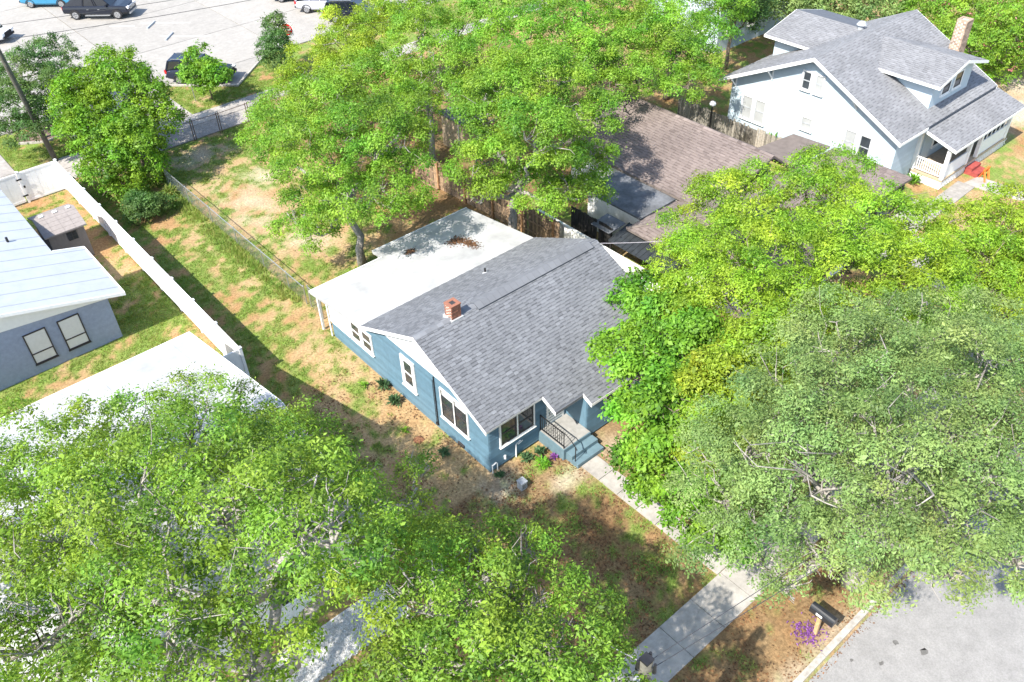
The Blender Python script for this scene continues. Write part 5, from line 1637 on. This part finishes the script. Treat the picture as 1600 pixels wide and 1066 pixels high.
tree('T1', 'oak_tree', 'large spreading oak over the white roofed house', 'tree', (-11.5, -5.2), 'leaf_oak', 'bark_grey', 165000, 0.1, 0.34, seed=1, twig=7, twig_out=1.0, accents=(('leaf_rust', 0.0012, 'dead_leaves'), ('leaf_yellow', 0.015, 'young_leaves')), inner=0.25, bough=0.72, gap=0.4, ragged=0.5, space=1.5)
tree('T2', 'oak_tree', 'smaller open oak with bare pale limbs beside the front lawn', 'tree', (-8.6, -8.9), 'leaf_oak', 'bark_grey', 58000, 0.10, 0.22, seed=2, twig=8, twig_out=1.08, inner=0.22, accents=(('leaf_yellow', 0.012, 'young_leaves'),), bough=0.52, gap=0.4, ragged=0.75, space=1.5)
tree('T3', 'live_oak', 'huge grey green live oak overhanging the street', 'tree', (6.2, -12.3), 'leaf_grey', 'bark_grey', 195000, 0.085, 0.40, seed=3, twig=8, twig_out=1.1, inner=0.3, accents=(('leaf_rust', 0.0008, 'dead_leaves'),), bough=0.7, gap=0.3, ragged=0.5, tight=0.1, shell=0.62, space=1.45)
tree('T4', 'lime_green_tree', 'broad lime green tree between blue house and carport', 'tree', (12.6, -4.2), 'leaf_lime', 'bark_brown', 165000, 0.105, 0.26, seed=4, twig=3, inner=0.3, bough=0.78, gap=0.28)
tree('T5', 'broadleaf_tree', 'glossy bright green tree crowding the right of the blue house', 'tree', (6.2, -4.2), 'leaf_bright', 'bark_brown', 60000, 0.15, 0.18, seed=5, twig=3, aspect=0.55, inner=0.3, bough=0.6, gap=0.26, tight=0.13)
tree('T5b', 'yellow_green_tree', 'small yellow green tree between glossy tree and live oak', 'tree', (6.6, -6.6), 'leaf_yellow', 'bark_brown', 26000, 0.12, 0.12, seed=6, twig=3, inner=0.3, bough=0.5, gap=0.26)
tree('T6', 'yellow_green_tree', 'yellowish tree at the right edge beyond the live oak', 'tree', (20.6, -9.6), 'leaf_yellow', 'bark_brown', 45000, 0.11, 0.2, seed=7, twig=4, inner=0.3, bough=0.6, gap=0.28)
tree('T7a', 'elm_tree', 'tall light green tree with bare trunk behind white rear roof', 'tree', (4.2, 15.5), 'leaf_mid', 'bark_grey', 100000, 0.115, 0.20, seed=8, fork=(4.2, 16.0, 3.4), twig=4, inner=0.3, accents=(('leaf_yellow', 0.015, 'young_leaves'),), bough=0.8, gap=0.3, tight=0.13, ragged=0.45)
tree('T7b', 'elm_tree', 'tall light green tree shading the brown roof', 'tree', (11.2, 11.6), 'leaf_mid', 'bark_grey', 100000, 0.115, 0.24, seed=9, fork=(11.4, 11.4, 3.2), twig=4, inner=0.3, accents=(('leaf_rust', 0.004, 'dead_leaves'), ('leaf_yellow', 0.012, 'young_leaves')), bough=0.8, gap=0.3, tight=0.13, ragged=0.45)
tree('T7c', 'elm_tree', 'light green tree behind the wooden fence, in the middle of the grove', 'tree', (13.6, 21.6), 'leaf_mid', 'bark_grey', 56000, 0.12, 0.2, seed=10, twig=3, inner=0.3, bough=0.8, gap=0.3, tight=0.13, ragged=0.45)
tree('T7d', 'yellow_green_tree', 'yellow green tree at the rear alley near the round red sign', 'tree', (12.2, 28.6), 'leaf_yellow', 'bark_grey', 54000, 0.12, 0.18, seed=11, twig=3, inner=0.3, bough=0.8, gap=0.3, tight=0.13, ragged=0.45)
tree('T7e', 'elm_tree', 'green tree at the top edge behind the grove', 'tree', (22.4, 21.4), 'leaf_bright', 'bark_brown', 46000, 0.13, 0.22, seed=12, twig=2, inner=0.3, bough=0.8, gap=0.3, tight=0.13, ragged=0.45)
tree('T7f', 'elm_tree', 'light green tree overhanging the ridge of the brown roof', 'tree', (24.3, 15.9), 'leaf_mid', 'bark_brown', 50000, 0.12, 0.2, seed=13, fork=(24.2, 15.4, 4.2), twig=3, inner=0.3, bough=0.8, gap=0.3, tight=0.13, ragged=0.45)
tree('T7g', 'broadleaf_tree', 'bright green tree beside the rear of the white house', 'tree', (30.9, 18.0), 'leaf_bright', 'bark_brown', 42000, 0.13, 0.2, seed=14, twig=2, inner=0.3, bough=0.8, gap=0.3, tight=0.13, ragged=0.45)
tree('T8', 'hedge_tree', 'dense upright glossy green tree beside the white fence', 'tree', (-0.9, 33.6), 'leaf_hedge', 'bark_brown', 62000, 0.15, 0.2, seed=15, twig=2, aspect=0.5, inner=0.3, lowz=-0.7, bough=0.55, gap=0.22, tight=0.14, space=1.25)
tree('T9', 'oak_tree', 'grey green tree in the planting bed beside utility pole', 'tree', (-3.3, 42.6), 'leaf_deep', 'bark_grey', 40000, 0.13, 0.14, seed=16, twig=4, inner=0.3, bough=0.5, gap=0.36)
tree('T10', 'ornamental_tree', 'small conical dark green tree next to the round red sign', 'tree', (13.75, 40.7), 'leaf_deep', 'bark_brown', 11000, 0.14, 0.07, seed=17, twig=2, inner=0.3, bough=0.32, gap=0.25)
tree('T11', 'young_oak', 'small staked green tree in front of the parked dark car', 'tree', (7.75, 40.3), 'leaf_bright', 'bark_brown', 9000, 0.17, 0.06, seed=18, twig=3, inner=0.3, bough=0.32, gap=0.3, tight=0.12)
tree('T12', 'bush', 'rounded green bush at the foot of the dense upright tree', 'bush', (-2.1, 28.2), 'leaf_deep', 'bark_brown', 10000, 0.12, 0.04, seed=19, twig=2, lowz=-0.2, inner=0.3, bough=0.28, gap=0.2)
tree('TP1', 'flowering_tree', 'pink flowering shrub tree beyond the white house chimney', 'tree', (51.5, 7.4), 'leaf_mid', 'bark_brown', 38000, 0.18, 0.16, seed=20, twig=3, accents=(('leaf_pink', 0.16, 'blossoms'),), inner=0.3, space=1.05, bough=0.8, gap=0.2, lowz=-0.8, tight=0.16)
tree('TH', 'hedge_tree', 'olive green row of shrubs behind the white house roof', 'tree', (47.4, 16.4), 'leaf_grey', 'bark_brown', 32000, 0.18, 0.15, seed=21, twig=2, lowz=-0.8, inner=0.3, space=1.05, bough=0.8, gap=0.2, tight=0.16)
tree('TD', 'broadleaf_tree', 'dark green tree beside the far pale house', 'tree', (37.8, 18.4), 'leaf_deep', 'bark_brown', 14000, 0.16, 0.14, seed=22, twig=2, inner=0.3, space=1.05, bough=0.8, gap=0.2, lowz=-0.8, tight=0.16)

# spiky palm at the top of the grove
def palm(base, zt, n, L):
    t = thing('palm_tree', 'small fan palm among the trees at the top edge', 'palm', (base[0], base[1], 0))
    MB().tube([(base[0], base[1], -0.1), (base[0] + 0.1, base[1], zt * 0.5), (base[0], base[1], zt)], [0.17, 0.14, 0.12], 8).build('trunk', 'bark_brown', t, True)
    for k in range(n):
        a = 2.4 * k
        el = random.uniform(-0.3, 1.2)
        mb = MB()
        d = Vector((math.cos(a) * math.cos(el), math.sin(a) * math.cos(el), math.sin(el)))
        s = Vector((-math.sin(a), math.cos(a), 0))
        p = Vector((base[0], base[1], zt))
        q_ = p + d * L * 0.5
        for j in range(-4, 5):
            tip = q_ + (d * math.cos(j * 0.22) + s * math.sin(j * 0.22)) * L * 0.6 + Vector((0, 0, -0.18 * abs(j) * 0.4 - 0.15))
            e = s * 0.03
            mb.add([tuple(q_ - e), tuple(q_ + e), tuple(tip)], [(0, 1, 2)], random.random())
        mb.bar(tuple(p), tuple(q_), 0.03)
        mb.build('frond', 'leaf_deep', t)
palm((29.0, 24.4), 6.6, 22, 1.6)

def shrub(label, loc, r, h, n, m, leafw=0.05, group=None, name='garden_plant', scat=0.18):
    t = thing(name, label, 'plant', (loc[0], loc[1], 0), group)
    mb = MB()
    for k in range(n):
        a = random.uniform(0, 6.283)
        el = random.uniform(0.25, 1.35)
        ln = r * random.uniform(0.7, 1.2)
        d = Vector((math.cos(a) * math.cos(el), math.sin(a) * math.cos(el), math.sin(el) * h / r))
        s = Vector((-math.sin(a), math.cos(a), 0)) * leafw
        p = Vector((loc[0], loc[1], 0.02)) + Vector((random.gauss(0, r * scat), random.gauss(0, r * scat), random.uniform(0, h * 0.5)))
        mid = p + d * ln * 0.55
        tip = p + d * ln + Vector((0, 0, -0.25 * ln))
        mb.add([tuple(p), tuple(mid - s), tuple(tip), tuple(mid + s)], [(0, 1, 2, 3)], random.random())
    mb.build('leaves', m, t)
    MB().tube([(loc[0], loc[1], -0.02), (loc[0], loc[1], h * 0.5)], 0.012, 5).build('stem', 'bark_brown', t)
P_ = shrub
P_('bushy green plant by the side wall, farther of the pair', (-0.34, 6.95), 0.36, 0.42, 110, 'leaf_plant', 0.035)
P_('bushy green plant by the side wall, nearer of the pair', (-0.55, 5.75), 0.36, 0.42, 110, 'leaf_plant', 0.035)
P_('low spreading plant below the double side window', (-0.78, 2.0), 0.34, 0.28, 80, 'leaf_plant', 0.03)
P_('small pale weed in the side yard next to reddish mound', (-1.2, 4.1), 0.25, 0.18, 40, 'leaf_bright', 0.03)
P_('loose pale weed in the side yard beyond the bushy pair', (-0.95, 7.6), 0.28, 0.22, 44, 'leaf_bright', 0.03)
P_('low plant under the front double window', (1.5, -0.45), 0.32, 0.28, 70, 'leaf_plant', 0.035)
P_('leafy plant close to the stoop, under the railing', (2.12, -0.6), 0.30, 0.32, 70, 'leaf_plant', 0.035)
P_('rounded light green plant in the bed before the stoop', (1.78, -1.2), 0.36, 0.34, 120, 'leaf_bright', 0.03)
P_('small purple leaved plant beside the stoop steps', (2.38, -1.15), 0.20, 0.2, 46, 'leaf_purple', 0.03)
P_('tiny sprouting plant in bed between the two front plants', (1.82, -0.78), 0.16, 0.14, 34, 'leaf_bright', 0.025)
P_('low dark plant at the front left house corner', (0.12, -0.42), 0.26, 0.2, 56, 'leaf_plant', 0.03)
P_('tall green weeds against grey fence by white house', (29.9, 8.7), 0.6, 0.9, 130, 'leaf_bright', 0.05)
P_('spiky green plant at the white house corner near porch', (30.9, 0.6), 0.5, 0.7, 60, 'leaf_plant', 0.03)
P_('leafy green plant beside the white porch railing', (32.3, 0.4), 0.45, 0.7, 80, 'leaf_bright', 0.05)
P_('yellow green sprout at the foot of bare tree trunk', (3.6, 15.0), 0.3, 0.4, 40, 'leaf_yellow', 0.04)
P_('dry tangled shrub at the rear alley fence end', (9.0, 35.6), 0.7, 0.9, 160, 'leaf_plant', 0.03)
P_('dry straw coloured shrub beside the dense upright tree', (0.3, 31.2), 0.7, 0.9, 150, 'grass_blade', 0.03)
P_('tall weeds along the silver chain link fence end', (-0.2, 29.4), 0.6, 0.7, 150, 'grass_blade', 0.03)
# flowers round the mailbox
P_('purple flowers growing around the mailbox post', (3.30, -12.45), 0.15, 0.14, 230, 'leaf_purple', 0.022, name='flower_patch', scat=1.6)

# ================================================================ VEHICLES
def car(name, label, loc, heading, paint, kind='suv'):
    t = thing(name, label, {'pickup': 'truck'}.get(kind, 'car'), (loc[0], loc[1], 0.02), rz=math.radians(heading), local=True)
    if kind == 'pickup':
        L, W = 5.8, 2.0
        stn = [(-2.9, .90, .62, 1.05), (-2.84, .97, .52, 1.12), (-1.0, 1.0, .42, 1.14), (0.4, 1.0, .40, 1.12), (1.4, 1.0, .40, 1.14), (2.1, .98, .42, 1.12), (2.7, .94, .46, 1.04), (2.88, .86, .5, .96)]
        g0, g1, zt, wtop, zb = (-1.05, 1.35), (-0.85, 0.65), 1.86, .76, 1.12
        wheels, wr = (-1.85, 1.84), .40
    else:
        L, W = 4.75, 1.9
        stn = [(-2.36, .80, .58, .98), (-2.28, .90, .42, 1.04), (-1.5, .95, .30, 1.08), (0, .96, .28, 1.05), (0.9, .95, .28, 1.03), (1.5, .93, .30, .98), (2.15, .88, .36, .88), (2.36, .76, .44, .78)]
        g0, g1, zt, wtop, zb = (-2.26, 1.12), (-2.0, 0.25), 1.70, .72, 1.04
        wheels, wr = (-1.4, 1.42), .35
    b = MB()
    vs = []
    for (x, w, z0, z1) in stn:
        vs += [(x, -w * .9, z0), (x, -w, z0 + .14), (x, -w * 1.0, z1 - .22), (x, -w * .97, z1 - .08), (x, -w * .86, z1), (x, w * .86, z1), (x, w * .97, z1 - .08), (x, w, z1 - .22), (x, w, z0 + .14), (x, w * .9, z0)]
    fs = []
    for i in range(len(stn) - 1):
        for k in range(10):
            fs.append((i * 10 + k, i * 10 + (k + 1) % 10, (i + 1) * 10 + (k + 1) % 10, (i + 1) * 10 + k))
    fs.append(tuple(range(10))[::-1])
    fs.append(tuple(range((len(stn) - 1) * 10, len(stn) * 10)))
    b.add(vs, fs)
    body = b.build('body', paint, t, False)
    wb = .84
    G = [(g0[0], -wb, zb), (g0[1], -wb * .96, zb), (g0[1], wb * .96, zb), (g0[0], wb, zb), (g1[0], -wtop, zt), (g1[1], -wtop, zt), (g1[1], wtop, zt), (g1[0], wtop, zt)]
    MB().add(G, [(0, 1, 5, 4), (1, 2, 6, 5), (2, 3, 7, 6), (3, 0, 4, 7), (4, 5, 6, 7)]).build('windows', 'car_glass', t)
    rf = MB().slab([(g1[0] - .05, -wtop - .02, zt + .01), (g1[1] - .06, -wtop - .02, zt + .01), (g1[1] + .03, -wtop * .8, zt + .012), (g1[1] + .03, wtop * .8, zt + .012), (g1[1] - .06, wtop + .02, zt + .01), (g1[0] - .05, wtop + .02, zt + .01)], .04)
    rf.slab([(g1[0] + .2, -wtop * .8, zt + .045), (g1[1] - .3, -wtop * .8, zt + .045), (g1[1] - .3, wtop * .8, zt + .045), (g1[0] + .2, wtop * .8, zt + .045)], .04).build('roof', paint, t)
    for sg in (-1, 1):
        MB().bar((g0[1], sg * wb * .97, zb), (g1[1], sg * wtop, zt), .07).build('pillar', paint, t)
        MB().bar((g0[0], sg * wb, zb), (g1[0], sg * wtop, zt), .12).build('pillar', paint, t)
        for f_ in ((0.42, 0.50) if kind == 'pickup' else (0.36, 0.64)):
            MB().bar((g0[0] + (g0[1] - g0[0]) * f_, sg * wb, zb), (g1[0] + (g1[1] - g1[0]) * (f_ + 0.03), sg * wtop, zt), .07).build('pillar', paint, t)
    if kind != 'pickup':
        for sg in (-1, 1):
            MB().bar((g1[0] + .2, sg * .62, zt + .09), (g1[1] - .2, sg * .62, zt + .09), .04).build('roof_rail', 'steel', t)
    else:
        MB().box(-2.78, -.80, 1.10, -1.10, .80, 1.150).build('bed_cover', 'rubber', t)
        for sg in (-1, 1):
            MB().box(-.95, sg * 1.02 - .09, .36, 1.25, sg * 1.02 + .09, .42).build('running_board', 'steel', t)
    for x in wheels:
        for sg in (-1, 1):
            wy = sg * (W / 2 - .12)
            MB().tube([(x, wy - .13, wr), (x, wy + .13, wr)], wr + .09, 18).build('wheel_arch', 'rubber', t) if False else None
            wo = MB().tube([(x, wy - .12, wr), (x, wy - .09, wr), (x, wy + .09, wr), (x, wy + .12, wr)], [wr * .9, wr, wr, wr * .9], 18).build('wheel', 'rubber', t, False)
            rim = MB().tube([(x, wy + sg * .10, wr), (x, wy + sg * .126, wr)], wr * .66, 16).build('rim', 'rim', wo)
            for k in range(5):
                a = k * 1.2566
                MB().bar((x + .07 * math.cos(a + .6), wy + sg * .128, wr + .07 * math.sin(a + .6)), (x + wr * .55 * math.cos(a + .6), wy + sg * .128, wr + wr * .55 * math.sin(a + .6)), .05, .012).build('slot', 'rubber', wo)
            ar = MB()
            for k in range(9):
                a0, a1 = math.pi * k / 9, math.pi * (k + 1) / 9
                r1_, r2_ = wr + .01, wr + .08
                y_ = sg * (W / 2 + .012)
                ar.add([(x + r1_ * math.cos(a0), y_, wr + r1_ * math.sin(a0)), (x + r2_ * math.cos(a0), y_, wr + r2_ * math.sin(a0)), (x + r2_ * math.cos(a1), y_, wr + r2_ * math.sin(a1)), (x + r1_ * math.cos(a1), y_, wr + r1_ * math.sin(a1))], [(0, 1, 2, 3)])
            ar.build('arch_trim', 'rubber', t)
    xf, xb = L / 2, -L / 2
    zl = .86 if kind == 'pickup' else .70
    for sg in (-1, 1):
        MB().box(xf - .22, sg * .70 - .17, zl, xf + .015, sg * .70 + .17, zl + .16).build('headlight', 'clear_lens', t)
        MB().box(xb - .012, sg * .80 - .10, .80, xb + .14, sg * .80 + .10, 1.06).build('taillight', 'red_lens', t)
        MB().box(g0[1] - .35, sg * 1.02 - .10, zb - .02, g0[1] - .20, sg * 1.02 + .10, zb + .14).build('mirror', paint, t)
        for f_ in (.05, .95 if kind != 'pickup' else 1.0):
            MB().box(-.75 + f_ * 1.0, sg * (W / 2 + .004) - .008, .86, -.58 + f_ * 1.0, sg * (W / 2 + .004) + .008, .89).build('handle', 'steel', t)
    MB().box(xf - .05, -.50, zl - .12, xf + .03, .50, zl + .14).build('grille', 'rubber' if kind != 'pickup' else 'steel', t)
    MB().box(xf - .08, -.78, .42, xf + .06, .78, .58).build('bumper', 'rubber' if kind != 'pickup' else 'steel', t)
    MB().box(xb - .06, -.80, .46, xb + .08, .80, .60).build('bumper', 'rubber' if kind != 'pickup' else 'steel', t)
    return t
car('suv', 'dark blue SUV parked behind the small staked tree', (8.85, 44.05), -45.5, 'car_navy')
car('pickup_truck', 'dark crew cab pickup truck parked on pale concrete', (8.55, 63.3), -42.6, 'car_black', 'pickup')
car('suv', 'white SUV cut off by the left edge of the car park', (-0.95, 64.55), -45, 'car_white')
car('suv', 'silver SUV parked at the top near yellow green tree', (23.4, 50.5), -43, 'car_silver')
car('suv', 'dark car mostly hidden by tree next to silver SUV', (23.9, 46.6), -43, 'car_black')
car('suv', 'bright blue car behind the dark pickup truck', (6.3, 69.6), -43, 'car_blue')
car('suv', 'dark car at the top edge behind silver SUV', (23.2, 54.6), -43, 'car_black')

def wheel_stop(label, a, b):
    A, Bq = Vector((*a, 0)), Vector((*b, 0))
    d = (Bq - A).normalized()
    s = Vector((-d.y, d.x, 0))
    M = Matrix(((d.x, s.x, 0, A.x), (d.y, s.y, 0, A.y), (0, 0, 1, 0.02), (0, 0, 0, 1)))
    L = (Bq - A).length
    o = MB(M).push([(0, -.10, 0), (0, .10, 0), (0, .075, .12), (0, -.075, .12)], (L, 0, 0)).build('wheel_stop', 'cap_grey')
    tag(o, label, 'wheel stop', 'wheel stops in the car park')
wheel_stop('concrete wheel stop nearer to the dark pickup truck', (10.1, 57.3), (11.25, 58.45))
wheel_stop('concrete wheel stop nearer to the small staked tree', (10.1, 53.6), (11.25, 54.8))

# ================================================================ POLES, WIRES, SIGN, MAILBOX
up = thing('utility_pole', 'leaning wooden utility pole beside the white fence corner', 'pole', (-3.78, 38.8, 0))
MB().tube([(-3.78, 38.8, -0.1), (-4.55, 38.0, 7.4), (-4.78, 37.8, 9.4)], [0.17, 0.14, 0.12], 10).build('shaft', 'pole_wood', up, True)
MB().bar((-5.6, 37.6, 8.9), (-3.9, 37.9, 8.9), 0.10, 0.12).build('cross_arm', 'pole_wood', up)
for k in range(3):
    MB().tube([(-5.4 + 0.7 * k, 37.65 + 0.1 * k, 8.96), (-5.4 + 0.7 * k, 37.65 + 0.1 * k, 9.14)], [0.05, 0.03], 8).build('insulator', 'cap_grey', up)
up2 = thing('utility_pole', 'grey wooden utility pole at the bottom edge by the sidewalk', 'pole', (-5.55, -12.45, 0))
MB().tube([(-5.55, -12.45, -0.1), (-5.58, -12.5, 8.75)], [0.20, 0.145], 12).build('shaft', 'pole_wood', up2, True)
MB().box(-5.70, -12.62, 8.76, -5.46, -12.38, 8.82).build('pole_cap', 'iron', up2)
for dx, dy in ((0.18, 0.05), (-0.16, 0.1), (0.05, -0.2)):
    MB().tube([(-5.58 + dx, -12.5 + dy, 8.45), (-5.58 + dx, -12.5 + dy, 8.78)], [0.05, 0.035], 8).build('insulator', 'iron', up2)
MB().tube([(-5.85, -12.5, 8.3), (-5.85, -12.5, 8.0)], 0.08, 8).build('splice_case', 'cap_grey', up2)

def wire(label, a, b, sag, r=0.011, m='wire', group='overhead wires'):
    a, b = Vector(a), Vector(b)
    pts = []
    for i in range(15):
        t = i / 14
        p = a.lerp(b, t)
        p.z -= sag * 4 * t * (1 - t)
        pts.append(tuple(p))
    tag(MB().tube(pts, r, 5).build('overhead_wire', m), label, 'wire', group)
wire('overhead wire from the bottom pole to the white roofed house', (-5.6, -12.4, 8.55), (-6.3, 0.5, 4.6), 0.5, 0.010, 'wire_pale')
wire('overhead wire running off left from the bottom pole', (-5.7, -12.45, 8.5), (-22, -8.5, 8.0), 0.5, 0.014)
wire('upper overhead wire running off right from the bottom pole', (-5.5, -12.5, 8.6), (26, -16.5, 8.6), 0.6, 0.009)
wire('lower overhead wire running off right from the bottom pole', (-5.5, -12.5, 8.2), (26, -17.2, 7.6), 0.7, 0.010)
wire('upper overhead wire crossing in front of the pickup truck', (-4.78, 37.8, 9.1), (40, 28.5, 9.4), 0.7, 0.013)
wire('lower overhead wire crossing in front of the pickup truck', (-4.6, 38.0, 8.2), (40, 30.5, 8.4), 0.8, 0.016)
wire('pale service wire from blue house ridge to the lime tree', (9.7, 3.95, 4.5), (17.5, -2.0, 5.2), 0.35, 0.012, 'wire_pale')

def no_entry():
    t = thing('do_not_enter_sign', 'round red and white do not enter sign on a post', 'sign', (15.45, 42.3, 0), rz=math.radians(-44), local=True)
    MB().bar((0, 0.03, -0.05), (0, 0.03, 3.0), 0.06).build('post', 'steel', t)
    MB().box(-0.46, -0.012, 2.05, 0.46, 0.0, 2.97).build('backing_plate', 'white_paint', t)
    n = 28
    d = MB().push([(0.43 * math.cos(2 * math.pi * k / n), -0.013, 2.51 + 0.43 * math.sin(2 * math.pi * k / n)) for k in range(n)], (0, -0.006, 0)).build('disc', 'sign_red', t)
    MB().box(-0.34, -0.024, 2.44, 0.34, -0.0195, 2.57).build('bar', 'white_paint', d)
    for txt, z in (('DO NOT', 2.63), ('ENTER', 2.24)):
        c = bpy.data.curves.new('lettering', 'FONT')
        c.body = txt
        c.size = 0.17
        c.align_x = 'CENTER'
        c.extrude = 0.002
        c.materials.append(MATS['white_paint'])
        tmp = bpy.data.objects.new('lettering', c)
        COL.objects.link(tmp)
        bpy.context.view_layer.update()
        lm = bpy.data.meshes.new_from_object(tmp.evaluated_get(bpy.context.evaluated_depsgraph_get()))
        bpy.data.objects.remove(tmp)
        o = bpy.data.objects.new('lettering', lm)
        COL.objects.link(o)
        o.parent = d
        o.location = (0, -0.023, z)
        o.rotation_euler = (math.pi / 2, 0, 0)
no_entry()

mbx = thing('mailbox', 'black mailbox on a wooden post at the kerb', 'mailbox', (3.42, -12.62, 0))
MB().bar((3.42, -12.62, -0.05), (3.42, -12.58, 1.12), 0.12).build('post', 'mail_wood', mbx)
MB().bar((3.42, -12.45, 1.05), (3.42, -12.95, 1.05), 0.10, 0.09).build('arm', 'mail_wood', mbx)
prof = [(-0.15, 0.0), (0.15, 0.0), (0.15, 0.17)] + [(0.15 * math.cos(a), 0.17 + 0.15 * math.sin(a)) for a in np.linspace(0, math.pi, 9)[1:-1]] + [(-0.15, 0.17)]
bb = MB().push([(3.42 + x, -13.05, 1.10 + z) for x, z in prof], (0, 0.82, 0)).build('body', 'black_box', mbx)
MB().push([(3.42 + x * 1.04, -13.08, 1.095 + z * 1.03) for x, z in prof], (0, 0.028, 0)).build('door', 'black_box', mbx)
MB().box(3.262, -12.70, 1.17, 3.269, -12.48, 1.27).build('number_plate', 'white_paint', mbx)
mt = thing('meter_box', 'small grey utility box standing in the front yard', 'box', (0.42, -1.42, 0))
MB().box(0.28, -1.58, -0.02, 0.56, -1.30, 0.36).build('body', 'cap_grey', mt)
MB().box(0.26, -1.60, 0.361, 0.58, -1.28, 0.40).build('lid', 'cap_grey', mt)
for z in (0.08, 0.16, 0.24):
    MB().box(0.32, -1.588, z, 0.52, -1.5805, z + 0.035).build('louver', 'dark_frame', mt)
vs = []
for (rr, zz) in ((0.24, 0.0), (0.15, 0.06), (0.05, 0.09)):
    vs += [(-1.05 + rr * math.cos(a) * random.uniform(.85, 1.15), 3.35 + rr * math.sin(a) * random.uniform(.85, 1.15), zz) for a in np.linspace(0, 6.28, 11)[:-1]]
fs = [(i * 10 + k, i * 10 + (k + 1) % 10, (i + 1) * 10 + (k + 1) % 10, (i + 1) * 10 + k) for i in range(2) for k in range(10)] + [tuple(range(20, 30))]
tag(MB().add(vs, fs).build('dirt_mound', 'dirt_red'), 'small reddish dirt mound in the side yard', 'mound')
st_ = thing('tree_stake', 'thin metal stake beside the small staked tree', 'stake', (6.75, 40.9, 0))
MB().tube([(6.75, 40.9, -0.1), (6.75, 40.9, 1.9)], 0.03, 6).build('rod', 'steel', st_)
st_['category'] = 'stake'
